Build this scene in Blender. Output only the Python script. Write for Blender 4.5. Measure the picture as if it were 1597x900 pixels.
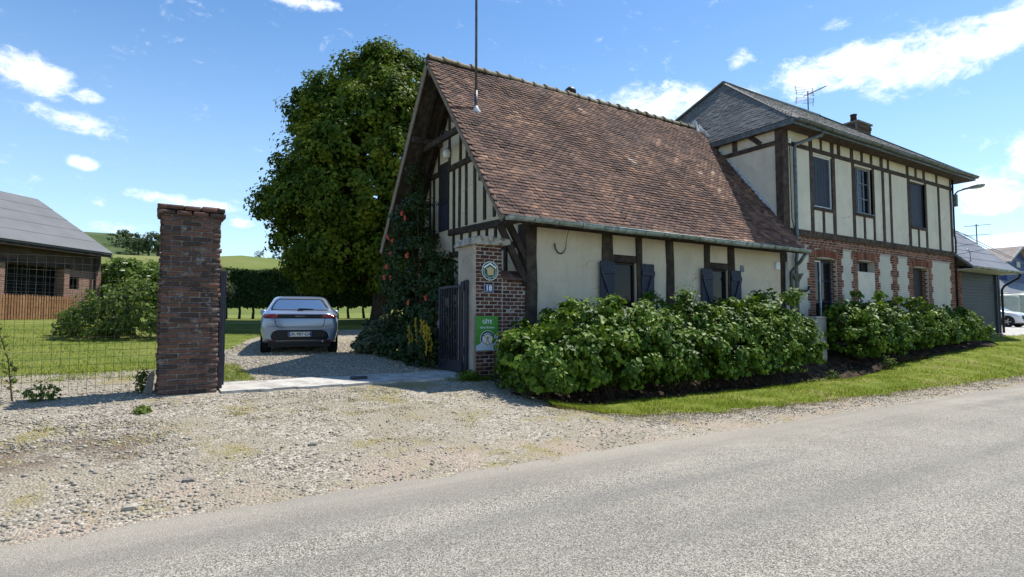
import bpy, bmesh, math, random
import numpy as np
from mathutils import Vector, Matrix, Euler
from mathutils.bvhtree import BVHTree
from math import radians as R, pi, sin, cos, sqrt, atan2

random.seed(7); RG = np.random.default_rng(11)
for o in list(bpy.data.objects): bpy.data.objects.remove(o)
SC = bpy.context.scene; COL = SC.collection

# ------------------------------------------------------------------ camera, light, exposure
EYE = Vector((0, 0, 1.45))
HEAD = math.atan2(.5373, .8434)            # street runs along +x, camera looks 32.5 deg right of +y
PITCH = math.atan(50 / 895)
cam = bpy.data.objects.new('camera', bpy.data.cameras.new('camera')); COL.objects.link(cam)
cam.location = EYE; cam.rotation_euler = (pi / 2 + PITCH, 0, -HEAD)
cam.data.sensor_fit = 'HORIZONTAL'; cam.data.sensor_width = 36; cam.data.lens = 36 * 895 / 1597
cam.data.clip_start = .05; cam.data.clip_end = 5000
SC.camera = cam
SUN_EL = R(60.5); SUN_DIR_XD = (.74, .6726)
su = SUN_DIR_XD[0] * .8434 + SUN_DIR_XD[1] * .5373; sv = -SUN_DIR_XD[0] * .5373 + SUN_DIR_XD[1] * .8434
SUN_AZ = atan2(sv, su)
sdir = Vector((cos(SUN_AZ) * cos(SUN_EL), sin(SUN_AZ) * cos(SUN_EL), sin(SUN_EL)))
sl = bpy.data.lights.new('sun', 'SUN'); sl.energy = 5.0; sl.angle = R(.53); sl.color = (1, .95, .87)
sun = bpy.data.objects.new('sun', sl); COL.objects.link(sun)
sun.rotation_euler = sdir.to_track_quat('Z', 'Y').to_euler()
SC.view_settings.view_transform = 'Standard'; SC.view_settings.look = 'None'
SC.view_settings.exposure = 0.45; SC.view_settings.gamma = 1
SC.render.engine = 'CYCLES'; SC.cycles.max_bounces = 6; SC.cycles.diffuse_bounces = 3
SC.cycles.use_denoising = True

# ------------------------------------------------------------------ node helpers
class NT:
    def __init__(s, tree): s.t = tree; s.N = tree.nodes; s.L = tree.links
    def n(s, typ, inputs=None, **kw):
        nd = s.N.new(typ)
        for k, v in kw.items(): setattr(nd, k, v)
        for k, v in (inputs or {}).items():
            sk = nd.inputs[k]
            if hasattr(v, 'is_linked') or isinstance(v, bpy.types.NodeSocket): s.L.new(v, sk)
            else: sk.default_value = v
        return nd
    def m(s, op, a, b=0.0, c=0.0, clamp=False):
        return s.n('ShaderNodeMath', {0: a, 1: b, 2: c}, operation=op, use_clamp=clamp).outputs[0]
    def ramp(s, fac, stops, interp='LINEAR'):
        nd = s.n('ShaderNodeValToRGB', {0: fac}); e = nd.color_ramp; e.interpolation = interp
        while len(e.elements) < len(stops): e.elements.new(.5)
        for el, (p, c) in zip(e.elements, stops): el.position = p; el.color = (*c, 1) if len(c) == 3 else c
        return nd.outputs[0]
    def mix(s, f, a, b, blend='MIX'):
        nd = s.n('ShaderNodeMix', data_type='RGBA', blend_type=blend)
        for i, v in ((0, f), (6, a), (7, b)):
            if isinstance(v, bpy.types.NodeSocket): s.L.new(v, nd.inputs[i])
            else: nd.inputs[i].default_value = v if i == 0 else ((*v, 1) if len(v) == 3 else v)
        return nd.outputs[2]
    def noise(s, vec, scale, detail=4, rough=.55, dist=0.0, out=0):
        return s.n('ShaderNodeTexNoise', {'Vector': vec, 'Scale': scale, 'Detail': detail, 'Roughness': rough, 'Distortion': dist}).outputs[out]
    def smooth(s, v, lo, hi, tmin=0.0, tmax=1.0):
        return s.n('ShaderNodeMapRange', {0: v, 1: lo, 2: hi, 3: tmin, 4: tmax}, interpolation_type='SMOOTHSTEP').outputs[0]

def newmat(name):
    m = bpy.data.materials.new(name); m.use_nodes = True; m.node_tree.nodes.clear()
    return m, NT(m.node_tree)
def finish(nt, col, rough=.8, bump=None, bstr=.3, bdist=.01, spec=.3, metal=0., coat=0., extra=None):
    b = nt.n('ShaderNodeBsdfPrincipled', {'Roughness': rough, 'Metallic': metal, 'Specular IOR Level': spec, 'Coat Weight': coat})
    if isinstance(col, bpy.types.NodeSocket): nt.L.new(col, b.inputs['Base Color'])
    else: b.inputs['Base Color'].default_value = (*col, 1)
    if bump is not None:
        bp = nt.n('ShaderNodeBump', {'Height': bump, 'Strength': bstr, 'Distance': bdist}); nt.L.new(bp.outputs[0], b.inputs['Normal'])
    out = nt.n('ShaderNodeOutputMaterial'); sh = b.outputs[0]
    if extra: sh = extra(nt, sh)
    nt.L.new(sh, out.inputs[0]); return b
def rndval(nt):
    a = nt.n('ShaderNodeAttribute', attribute_name='rnd').outputs['Fac']
    o = nt.n('ShaderNodeObjectInfo').outputs['Random']
    return nt.m('FRACT', nt.m('ADD', a, o))
def P(nt): return nt.n('ShaderNodeNewGeometry').outputs['Position']

def pm(name, stops, scale=6, detail=5, rough=.8, bump=.0, bscale=60, bdist=.01, rnd=0., spec=.3, metal=0., coat=0., dist=0., stretch=None, dirt=None):
    """noise-ramped material; rnd = how much of the ramp position comes from the piece's own random value"""
    m, nt = newmat(name); v = P(nt)
    if stretch: v = nt.n('ShaderNodeMapping', {'Vector': v, 'Scale': stretch}).outputs[0]
    f = nt.smooth(nt.noise(v, scale, detail, .6, dist), .3, .7)
    if rnd: f = nt.m('ADD', nt.m('MULTIPLY', f, 1 - rnd), nt.m('MULTIPLY', rndval(nt), rnd))
    c = nt.ramp(f, stops)
    if dirt:
        dc, dscale, lo, hi, amt = dirt
        df = nt.m('MULTIPLY', nt.smooth(nt.noise(P(nt), dscale, 6, .65), lo, hi), amt)
        c = nt.mix(df, c, dc)
    finish(nt, c, rough, nt.noise(v, bscale, 4, .6) if bump else None, bump, bdist, spec, metal, coat)
    return m

def leafmat(name, stops, rough=.45, trans=.3, spec=.4, nscale=.8, lift=0., wr=.6):
    m, nt = newmat(name)
    f = nt.m('ADD', nt.m('MULTIPLY', rndval(nt), wr), nt.m('MULTIPLY', nt.smooth(nt.noise(P(nt), nscale, 3), .3, .7), 1 - wr))
    c = nt.ramp(f, stops)
    def ex(nt, sh):
        tc = nt.mix(.35, c, (.22, .34, .03), 'MIX')
        tr = nt.n('ShaderNodeBsdfTranslucent', {'Color': tc})
        return nt.n('ShaderNodeMixShader', {0: trans, 1: sh, 2: tr.outputs[0]}).outputs[0]
    b = finish(nt, c, rough, None, spec=spec, extra=ex)
    if lift:                                               # turf: short blades shade as a lawn, not as separate cards
        g = nt.n('ShaderNodeNewGeometry').outputs['Normal']; nm = nt.n('ShaderNodeVectorMath', {0: nt.mix(lift, g, (0., 0., 1.))}, operation='NORMALIZE').outputs[0]; nt.L.new(nm, b.inputs['Normal'])
    return m

# ------------------------------------------------------------------ world: Nishita sky + procedural fair-weather clouds
W = bpy.data.worlds.new('World'); SC.world = W; W.use_nodes = True
wt = NT(W.node_tree); wt.N.clear()
sky = wt.n('ShaderNodeTexSky', sky_type='NISHITA', sun_disc=False, sun_elevation=SUN_EL, sun_rotation=pi / 2 - SUN_AZ,
           altitude=100, air_density=1.0, dust_density=.15, ozone_density=1.4)
gen = wt.n('ShaderNodeTexCoord').outputs['Generated']
gv = wt.n('ShaderNodeVectorMath', {0: gen}, operation='NORMALIZE').outputs[0]
sep = wt.n('ShaderNodeSeparateXYZ', {0: gv})
az = wt.m('MULTIPLY', wt.m('ARCTAN2', sep.outputs[0], sep.outputs[1]), 180 / pi)      # degrees from +y towards +x
el = wt.m('MULTIPLY', wt.m('ARCSINE', sep.outputs[2]), 180 / pi)
# fair-weather clouds in view: azimuth, elevation, half width, half height (deg), tilt, strength
CLOUDS = [(-8.1, 18.4, 2.34, 1.36, -8, 1.25), (-4.6, 17.6, 0.91, 0.48, 0, 0.8), (-5.4, 15.5, 3.05, 0.63, -8, 0.62), (-4.8, 12.5, 1.07, 0.45, -8, 1.0), (2.2, 10.3, 3.47, 0.49, -4, 0.95), (12.0, 28.2, 2.66, 0.59, 0, 0.95), (7.0, 8.7, 0.84, 0.34, 0, 0.7), (-2.3, 7.6, 1.82, 0.37, 0, 0.5), (45.7, 20.0, 5.86, 2.06, 0, 1.5), (50.0, 20.3, 2.08, 1.39, 0, 1.1), (63.8, 21.3, 5.74, 1.48, 6, 1.35), (69.2, 20.4, 4.64, 1.88, 12, 1.5), (73.6, 21.0, 2.99, 1.58, 25, 1.6), (75.0, 21.2, 2.15, 1.28, 0, 1.4), (54.7, 23.3, 1.01, 0.73, 0, 0.8), (59.2, 22.3, 0.94, 0.46, 0, 0.6), (62.7, 24.6, 0.98, 0.38, 0, 0.55), (56.0, 20.6, 1.1, 0.37, 0, 0.55), (72.8, 9.9, 2.48, 1.54, 0, 1.3), (73.6, 5.9, 2.01, 0.58, 0, 1.0), (76.1, 11.6, 2.04, 2.72, 0, 1.1)]
aec = wt.n('ShaderNodeCombineXYZ', {0: az, 1: wt.m('MULTIPLY', el, 1.6), 2: 0.0}).outputs[0]
n1 = wt.noise(aec, .20, 8, .65, .9); n2 = wt.noise(aec, .75, 7, .7, .6)
nn = wt.m('ADD', wt.m('MULTIPLY', n1, .6), wt.m('MULTIPLY', n2, .4))
best = None
for (a0, e0, sa, se, tilt, k) in CLOUDS:
    da = wt.m('SUBTRACT', az, a0); de = wt.m('SUBTRACT', el, e0)
    ct, st = cos(R(tilt)), sin(R(tilt))
    x = wt.m('MULTIPLY', wt.m('MULTIPLY_ADD', da, ct, wt.m('MULTIPLY', de, st)), 1 / sa)
    y = wt.m('MULTIPLY', wt.m('SUBTRACT', wt.m('MULTIPLY', de, ct), wt.m('MULTIPLY', da, st)), 1 / se)
    r = wt.m('MULTIPLY_ADD', x, x, wt.m('MULTIPLY', y, y))
    l = wt.m('MULTIPLY', wt.m('SUBTRACT', 1.25, r, 0, False), k)
    l = wt.m('MAXIMUM', l, -1.0)
    best = l if best is None else wt.m('MAXIMUM', best, l)
dens = wt.m('ADD', wt.m('MULTIPLY', best, .30), wt.m('MULTIPLY', wt.m('SUBTRACT', nn, .5), 2.7))
# the same kind of scattered clouds over the rest of the sky
pl = wt.n('ShaderNodeVectorMath', {0: gv, 1: wt.n('ShaderNodeCombineXYZ', {0: wt.m('MAXIMUM', wt.m('ADD', sep.outputs[2], .12), .05), 1: wt.m('MAXIMUM', wt.m('ADD', sep.outputs[2], .12), .05), 2: 1.0}).outputs[0]}, operation='DIVIDE').outputs[0]
away = wt.smooth(wt.m('ABSOLUTE', wt.m('SUBTRACT', az, HEAD * 180 / pi)), 48, 62)
gen_d = wt.m('MULTIPLY', wt.smooth(wt.noise(pl, 1.3, 7, .6, .4), .60, .72), away)
cm = wt.m('MAXIMUM', wt.smooth(dens, -.16, .72), gen_d, 0, True)
shade = wt.smooth(wt.noise(aec, .35, 5, .6), .3, .75)
ccol = wt.mix(shade, (7.0, 7.4, 8.0), (9.8, 9.8, 9.8))
skys = wt.n('ShaderNodeHueSaturation', {'Saturation': 1.20, 'Value': 1.03, 'Color': sky.outputs[0]}).outputs[0]
hazec = wt.mix(wt.m('MULTIPLY', wt.smooth(el, 30, 0), .36), skys, (5.0, 7.0, 9.0))
skyc = wt.mix(cm, hazec, ccol)
bg = wt.n('ShaderNodeBackground', {'Color': skyc, 'Strength': .132})
wt.L.new(bg.outputs[0], wt.n('ShaderNodeOutputWorld').inputs[0])

# ------------------------------------------------------------------ mesh + object helpers
class MB:
    def __init__(s): s.v = []; s.f = []; s.r = []
    def add(s, vs, fs, r=None):
        b = len(s.v); s.v += [tuple(p) for p in vs]; r = random.random() if r is None else r
        for f in fs: s.f.append([i + b for i in f]); s.r.append(r)
        return s
    def box(s, a, b, r=None):
        x0, y0, z0 = [min(p, q) for p, q in zip(a, b)]; x1, y1, z1 = [max(p, q) for p, q in zip(a, b)]
        return s.add([(x0,y0,z0),(x1,y0,z0),(x1,y1,z0),(x0,y1,z0),(x0,y0,z1),(x1,y0,z1),(x1,y1,z1),(x0,y1,z1)],
              [(3,2,1,0),(4,5,6,7),(0,1,5,4),(1,2,6,5),(2,3,7,6),(3,0,4,7)], r)
    def beam(s, a, b, w, h, up=(0, 0, 1), r=None):
        """box from a to b, w across, h along up"""
        a, b = Vector(a), Vector(b); d = (b - a).normalized(); u = Vector(up); sd = d.cross(u)
        if sd.length < 1e-4: sd = d.cross(Vector((1, 0, 0)))
        sd.normalize(); u = sd.cross(d).normalized(); vs = []
        for p in (a, b):
            for i, j in ((-1,-1),(1,-1),(1,1),(-1,1)): vs.append(p + sd * i * w / 2 + u * j * h / 2)
        return s.add(vs, [(0,1,2,3),(7,6,5,4),(0,4,5,1),(1,5,6,2),(2,6,7,3),(3,7,4,0)], r)
    def tube(s, pts, rad, n=8, cap=True, r=None):
        pts = [Vector(p) for p in pts]; rads = rad if hasattr(rad, '__len__') else [rad] * len(pts)
        vs = []; fs = []; ref = None
        for i, p in enumerate(pts):
            d = (pts[min(i + 1, len(pts) - 1)] - pts[max(i - 1, 0)]).normalized()
            if ref is None: ref = d.orthogonal().normalized()
            ref = (ref - d * ref.dot(d)); ref = ref.normalized() if ref.length > 1e-5 else d.orthogonal().normalized()
            o = d.cross(ref)
            for k in range(n):
                a = 2 * pi * k / n; vs.append(p + (ref * cos(a) + o * sin(a)) * rads[i])
        for i in range(len(pts) - 1):
            for k in range(n): fs.append((i*n+k, i*n+(k+1)%n, (i+1)*n+(k+1)%n, (i+1)*n+k))
        if cap: fs += [tuple(range(n))[::-1], tuple((len(pts)-1)*n+k for k in range(n))]
        return s.add(vs, fs, r)
    def lathe(s, c, prof, n=16, axis='z', r=None):
        vs = []; fs = []; c = Vector(c)
        for (rr, h) in prof:
            for k in range(n):
                a = 2 * pi * k / n; q = (rr * cos(a), rr * sin(a), h)
                vs.append(c + Vector(q if axis == 'z' else ((h, q[0], q[1]) if axis == 'x' else (q[0], h, q[1]))))
        for i in range(len(prof) - 1):
            for k in range(n): fs.append((i*n+k, i*n+(k+1)%n, (i+1)*n+(k+1)%n, (i+1)*n+k))
        fs += [tuple(range(n))[::-1], tuple((len(prof)-1)*n+k for k in range(n))]
        return s.add(vs, fs, r)
    def prism(s, poly, off, r=None):
        """planar polygon (3-D points) extruded by vector off"""
        n = len(poly); off = Vector(off); vs = [Vector(p) for p in poly] + [Vector(p) + off for p in poly]
        return s.add(vs, [tuple(range(n))[::-1], tuple(range(n, 2*n))] + [(i, (i+1)%n, n+(i+1)%n, n+i) for i in range(n)], r)

def mesh(name, v, f, r=None, mat=None, smooth=False, mids=None):
    me = bpy.data.meshes.new(name)
    if isinstance(f, np.ndarray):
        nv, (nf, k) = len(v), f.shape
        me.vertices.add(nv); me.vertices.foreach_set('co', np.ascontiguousarray(v, np.float32).ravel())
        me.loops.add(nf * k); me.loops.foreach_set('vertex_index', np.ascontiguousarray(f, np.int32).ravel())
        me.polygons.add(nf); me.polygons.foreach_set('loop_start', np.arange(0, nf * k, k, dtype=np.int32))
        me.update(calc_edges=True)
    else: me.from_pydata([tuple(p) for p in v], [], [tuple(q) for q in f]); me.update()
    if r is not None and len(r) == len(me.polygons):
        at = me.attributes.new('rnd', 'FLOAT', 'FACE'); at.data.foreach_set('value', np.asarray(r, np.float32))
    if mat is not None:
        for m in (mat if isinstance(mat, (list, tuple)) else [mat]): me.materials.append(m)
    if mids is not None: me.polygons.foreach_set('material_index', np.asarray(mids, np.int32))
    if smooth: me.shade_smooth()
    return me

ORG = {}
def tag(o, label=None, cat=None, group=None, kind=None):
    if label: o['label'] = label
    if cat: o['category'] = cat
    if group: o['group'] = group
    if kind: o['kind'] = kind
    return o
def thing(name, loc, label, cat, group=None, rz=0):
    o = bpy.data.objects.new(name, None); COL.objects.link(o); o.location = loc; o.rotation_euler = (0, 0, rz)
    o.empty_display_size = .2; ORG[o] = Vector(loc)
    return tag(o, label, cat, group)
def put(name, mb, mat, parent=None, smooth=False, local=False, bevel=0, kind=None, label=None):
    """one MB (or ready mesh) -> one object; coordinates are the world's unless local"""
    me = mb if isinstance(mb, bpy.types.Mesh) else mesh(name, mb.v, mb.f, mb.r, mat, smooth)
    o = bpy.data.objects.new(name, me); COL.objects.link(o)
    if parent is not None:
        o.parent = parent; base = ORG.get(parent, Vector()); ORG[o] = base
        if not local and parent.parent is None: o.location = -base
        # children of parts share the part's frame
    else: ORG[o] = Vector()
    if bevel:
        md = o.modifiers.new('edge', 'BEVEL'); md.width = bevel; md.segments = 2; md.limit_method = 'ANGLE'
    if kind: o['kind'] = kind
    if label: o['label'] = label
    return o
def inst(name, me, loc, rot, scale, parent):
    """a piece sharing mesh data, at a world location"""
    o = bpy.data.objects.new(name, me); COL.objects.link(o); o.parent = parent
    base = ORG.get(parent, Vector()) if parent.parent is None else Vector()
    o.location = Vector(loc) - base; o.rotation_euler = rot; o.scale = scale
    return o
def copy_tree(o, parent=None):
    c = o.copy(); COL.objects.link(c)
    if parent is not None: c.parent = parent
    for ch in o.children: copy_tree(ch, c)
    return c

_lat = RG.random((256, 256))
def vn(x, y, s=1.0, seed=0):
    x = np.asarray(x, float) / s + seed * 17.3; y = np.asarray(y, float) / s + seed * 9.7
    xi = np.floor(x).astype(int); yi = np.floor(y).astype(int); fx = x - xi; fy = y - yi
    fx = fx*fx*(3-2*fx); fy = fy*fy*(3-2*fy); g = lambda a, b: _lat[a & 255, b & 255]
    return (g(xi,yi)*(1-fx)+g(xi+1,yi)*fx)*(1-fy)+(g(xi,yi+1)*(1-fx)+g(xi+1,yi+1)*fx)*fy
def fbm(x, y, s=1., seed=0, o=4):
    t = 0; a = .5
    for i in range(o): t = t + a * vn(x, y, s / 2**i, seed + i); a *= .5
    return t / (1 - .5**o)
def sstep(a, b, x): t = np.clip((np.asarray(x, float)-a)/(b-a), 0, 1); return t*t*(3-2*t)

def unit_brick(seed):
    """chamfered unit block with uneven faces, 44 triangles"""
    r = random.Random(seed); v = []; c = .07
    for sx in (-1, 1):
        for sy in (-1, 1):
            for sz in (-1, 1):
                j = [1 + r.uniform(-.05, .03) for _ in range(3)]
                for ax in range(3):
                    p = [sx * .5 * j[0], sy * .5 * j[1], sz * .5 * j[2]]
                    for k in range(3):
                        if k != ax: p[k] *= 1 - 2 * c
                    v.append(Vector(p))
    bm = bmesh.new()
    for p in v: bm.verts.new(p)
    bmesh.ops.convex_hull(bm, input=bm.verts); bmesh.ops.recalc_face_normals(bm, faces=bm.faces)
    bm.verts.ensure_lookup_table(); bm.verts.index_update()
    vs = np.array([p.co[:] for p in bm.verts]); fs = np.array([[q.index for q in f.verts] for f in bm.faces if len(f.verts) == 3]); bm.free()
    return vs, fs
UB = [unit_brick(i) for i in range(4)]
def pieces(name, items, mat, parent, units=UB, limit=300, near=EYE, smooth=False):
    """items: (loc, (rx,ry,rz), scale). The nearest `limit` become objects sharing mesh data, the rest one stuff part."""
    base = ORG.get(parent, Vector()) if parent.parent is None else ORG.get(parent, Vector())
    items = sorted(items, key=lambda i: (Vector(i[0]) - near).length)
    mes = [mesh(name, v, f, None, mat, smooth) for v, f in units]
    for i, (l, ro, sc) in enumerate(items[:limit]):
        o = bpy.data.objects.new(name, mes[i % len(mes)]); COL.objects.link(o); o.parent = parent
        o.location = Vector(l) - (base if parent.parent is None else Vector()); o.rotation_euler = ro; o.scale = sc
    rest = items[limit:]
    if rest:
        V = []; Fc = []; Rr = []; nb = 0
        for i, (l, ro, sc) in enumerate(rest):
            v, f = units[i % len(units)]; M = np.array(Euler(ro).to_matrix())
            V.append((v * np.array(sc)) @ M.T + np.array(l)); Fc.append(f + nb); nb += len(v); Rr += [random.random()] * len(f)
        me = mesh(name + 's', np.concatenate(V), np.concatenate(Fc), Rr, mat, smooth)
        put(name + '_courses', me, None, parent, kind='stuff')

def wall_holes(mb, O, U, N, umax, zmax, holes, depth=.3, zmin=0., top=None):
    """flat wall in plane O+U*u+Z*z with rectangular holes (u0,u1,z0,z1) and reveals going in by -N*depth"""
    O, U, N = Vector(O), Vector(U), Vector(N); Z = Vector((0, 0, 1))
    us = sorted({0., umax} | {h[0] for h in holes} | {h[1] for h in holes}); zs = sorted({zmin, zmax} | {h[2] for h in holes} | {h[3] for h in holes})
    for i in range(len(us)-1):
        for j in range(len(zs)-1):
            um, zm = (us[i]+us[i+1])/2, (zs[j]+zs[j+1])/2
            if any(h[0] < um < h[1] and h[2] < zm < h[3] for h in holes): continue
            mb.add([O+U*us[i]+Z*zs[j], O+U*us[i+1]+Z*zs[j], O+U*us[i+1]+Z*zs[j+1], O+U*us[i]+Z*zs[j+1]], [(0,1,2,3)])
    for (a, b, c, d) in holes:
        q = [O+U*a+Z*c, O+U*b+Z*c, O+U*b+Z*d, O+U*a+Z*d]; q2 = [p - N*depth for p in q]
        mb.add(q+q2, [(0,4,5,1),(1,5,6,2),(2,6,7,3),(3,7,4,0)])

def text_obj(txt, size, mat, parent, loc, rot, name='lettering', extrude=.0008, align='CENTER', bold=0.0):
    cu = bpy.data.curves.new('t', 'FONT'); cu.body = txt; cu.size = size; cu.extrude = extrude; cu.align_x = align; cu.align_y = 'CENTER'; cu.offset = bold
    to = bpy.data.objects.new('t', cu); COL.objects.link(to)
    me = bpy.data.meshes.new_from_object(to.evaluated_get(bpy.context.evaluated_depsgraph_get()))
    bpy.data.objects.remove(to); bpy.data.curves.remove(cu)
    me.materials.clear(); me.materials.append(mat)
    o = bpy.data.objects.new(name, me); COL.objects.link(o); o.parent = parent; o.location = loc; o.rotation_euler = rot
    return o

# leaf shapes: small = 2 triangles folded on the midrib, broad = pointed oval of 2 quads
def leaf_mesh(name, C, Nn, size, mat, broad=False, aspect=.62, fold=.22, droop=.25):
    n = len(C); C = np.asarray(C); Nn = np.asarray(Nn); Nn = Nn / np.maximum(np.linalg.norm(Nn, axis=1, keepdims=True), 1e-6)
    t = RG.normal(size=(n, 3)); t[:, 2] -= .35; t -= Nn * (t * Nn).sum(1, keepdims=True); t /= np.maximum(np.linalg.norm(t, axis=1, keepdims=True), 1e-6)
    b = np.cross(Nn, t); s = (size * RG.uniform(.45, 1.3, n))[:, None]
    if broad:
        pr = [(0,0,0),(-.34,.22,.6),(-.46,.52,1.),(0,1,-1.),(.46,.52,1.),(.34,.22,.6)]; fc = [(0,3,2,1),(0,5,4,3)]
    else:
        pr = [(0,0,0),(-.5,.5,1.),(0,1,-1.),(.5,.5,1.)]; fc = [(0,2,1),(0,3,2)]
    k = len(pr); V = np.empty((n, k, 3))
    for i, (x, y, z) in enumerate(pr):
        zz = fold * .5 * z if z > 0 else droop * z * .5
        V[:, i] = C + s * (b * x * aspect * 1.3 + t * (y - .4) + Nn * zz)
    Fa = np.concatenate([np.array([f]) + (np.arange(n) * k)[:, None] for f in fc]); r = RG.random(n)
    return mesh(name, V.reshape(-1, 3), Fa, np.tile(r, len(fc)), mat)

def crown_points(lobes, n_clumps, per, crad, inner=.72, up=.5, zmin=None, squash=.8):
    """lobes: (cx,cy,cz,rx,ry,rz). Leaf clumps on and just under the lobes' surfaces; leaf normals face out of each clump."""
    L = np.array(lobes, float); vol = (L[:,3]*L[:,4]+L[:,3]*L[:,5]+L[:,4]*L[:,5]); idx = RG.choice(len(L), n_clumps, p=vol/vol.sum())
    d = RG.normal(size=(n_clumps, 3)); d /= np.linalg.norm(d, axis=1, keepdims=True)
    rad = RG.uniform(inner, 1.02, n_clumps)[:, None]
    cc = L[idx, :3] + d * L[idx, 3:] * rad
    # drop clumps buried deep inside another lobe
    keep = np.ones(n_clumps, bool)
    for l in L:
        q = ((cc - l[:3]) / l[3:]); keep &= (q*q).sum(1) > .42
    if zmin is not None: keep &= cc[:, 2] > zmin
    cc = cc[keep]; d = d[keep]; m = len(cc)
    cr = crad * RG.uniform(.6, 1.35, m)
    k = RG.integers(int(per*.6), int(per*1.4), m); ci = np.repeat(np.arange(m), k)
    e = RG.normal(size=(len(ci), 3)); e /= np.linalg.norm(e, axis=1, keepdims=True); rr = RG.random(len(ci))[:, None]**.45
    pts = cc[ci] + e * rr * cr[ci][:, None] * np.array([1, 1, squash])
    nor = e * .7 + d[ci] * .6 + np.array([0, 0, up]) + RG.normal(size=pts.shape) * .35
    if zmin is not None:
        ok = pts[:, 2] > zmin; pts, nor = pts[ok], nor[ok]
    return pts, nor

# ------------------------------------------------------------------ materials
M = {}
def plaster(name, base, dark):
    m, nt = newmat(name); v = P(nt)
    c = nt.ramp(nt.smooth(nt.noise(v, 1.7, 6, .65), .25, .75), [(0, dark), (1, base)])
    vs = nt.n('ShaderNodeMapping', {'Vector': v, 'Scale': (3, 3, .35)}).outputs[0]
    st = nt.m('MULTIPLY', nt.smooth(nt.noise(vs, 1.6, 5, .6), .5, .75), .35)
    c = nt.mix(st, c, tuple(x * .62 for x in base))
    pt = nt.m('MULTIPLY', nt.smooth(nt.noise(v, .9, 7, .7, .8), .54, .60), .30); c = nt.mix(pt, c, tuple(x * 1.16 for x in base))
    ck = nt.n('ShaderNodeTexVoronoi', {'Vector': nt.mix(.25, v, nt.n('ShaderNodeTexNoise', {'Vector': v, 'Scale': 2.5, 'Detail': 6}).outputs['Color'], 'ADD'), 'Scale': 1.1}, feature='DISTANCE_TO_EDGE').outputs[0]
    c = nt.mix(nt.m('MULTIPLY', nt.m('MULTIPLY', nt.smooth(ck, .012, .003), nt.smooth(nt.noise(v, .8, 3), .50, .62)), .55), c, tuple(x * .38 for x in base))
    b = nt.m('ADD', nt.noise(v, 26, 5, .65), nt.m('MULTIPLY', nt.noise(v, 120, 2), .35))
    finish(nt, c, .92, b, .45, .006, .15); return m
M['plaster'] = plaster('lime plaster', (.64, .55, .42), (.53, .455, .355))
M['plaster_up'] = plaster('cream render', (.73, .65, .525), (.63, .56, .46))
M['plaster_low'] = plaster('grey cream render', (.60, .55, .45), (.51, .47, .395))
M['pale_plaster'] = plaster('pale pier render', (.43, .38, .32), (.30, .26, .22))
M['timber'] = pm('dark oak timber', [(0, (.022, .017, .014)), (.6, (.05, .038, .03)), (1, (.085, .066, .05))], 5, 6, .85, .6, 30, .01, .25, .2, stretch=(1.2, 1.2, 1.2))
M['timber_up'] = pm('brown stained timber', [(0, (.042, .030, .026)), (.6, (.075, .052, .043)), (1, (.12, .09, .07))], 6, 6, .85, .6, 30, .01, .25, .2)
M['old_beam'] = pm('weathered sill beam', [(0, (.04, .028, .022)), (.6, (.10, .07, .05)), (1, (.17, .13, .10))], 9, 6, .9, .8, 24, .02, .2, .15)
M['bargeboard'] = pm('silvered bargeboard', [(0, (.14, .115, .09)), (1, (.27, .23, .19))], 14, 5, .9, .4, 40, .01, .2)
def brickmat(name, stops, patch=None, rough=.9):
    m, nt = newmat(name); v = P(nt)
    f = nt.m('ADD', nt.m('MULTIPLY', rndval(nt), .75), nt.m('MULTIPLY', nt.smooth(nt.noise(v, 22, 4, .6), .25, .75), .25))
    c = nt.ramp(f, stops)
    if patch:
        pc, lo, hi, amt, sc = patch
        pf = nt.m('MULTIPLY', nt.smooth(nt.noise(v, sc, 7, .7, .4), lo, hi), amt); c = nt.mix(pf, c, pc)
    c = nt.mix(nt.m('MULTIPLY', nt.smooth(nt.noise(v, 130, 3, .7), .55, .7), .35), c, (.02, .012, .01))
    finish(nt, c, rough, nt.noise(v, 70, 5, .7), .8, .008, .15); return m
M['brick_pier'] = brickmat('weathered purple brown brick', [(0, (.045, .036, .034)), (.3, (.088, .060, .053)), (.55, (.122, .074, .060)), (.8, (.165, .088, .066)), (.9, (.155, .125, .11)), (1, (.28, .255, .23))], ((.26, .25, .24), .56, .66, .75, 8))
M['brick_gate'] = brickmat('dark red brick', [(0, (.045, .024, .024)), (.3, (.085, .036, .030)), (.65, (.145, .056, .040)), (1, (.20, .085, .055))], ((.34, .31, .27), .64, .74, .55, 6))
M['brick_house'] = brickmat('orange red brick', [(0, (.085, .032, .024)), (.3, (.18, .065, .042)), (.65, (.27, .105, .062)), (1, (.36, .17, .105))], ((.40, .34, .27), .66, .75, .4, 7))
M['mortar_dark'] = pm('grey brown old mortar', [(0, (.13, .115, .10)), (1, (.27, .245, .215))], 30, 5, .95, .8, 90, .01)
M['mortar'] = pm('pale lime mortar', [(0, (.32, .285, .24)), (1, (.46, .42, .36))], 20, 5, .95, .7, 90, .01)
def tilemat(name, stops):
    m, nt = newmat(name); v = P(nt)
    f = nt.m('ADD', nt.m('MULTIPLY', rndval(nt), .70), nt.m('MULTIPLY', nt.smooth(nt.noise(v, .75, 4, .6, .5), .3, .7), .36))
    c = nt.ramp(nt.m('SUBTRACT', f, .03), stops)
    li = nt.m('MULTIPLY', nt.smooth(nt.noise(v, 9, 6, .7), .60, .72), .55); c = nt.mix(li, c, (.30, .27, .23))
    mo = nt.m('MULTIPLY', nt.smooth(nt.noise(v, 3.3, 6, .7), .58, .70), .6); c = nt.mix(mo, c, (.055, .04, .032))
    finish(nt, c, .88, nt.noise(v, 45, 5, .65), .7, .008, .2); return m
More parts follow.
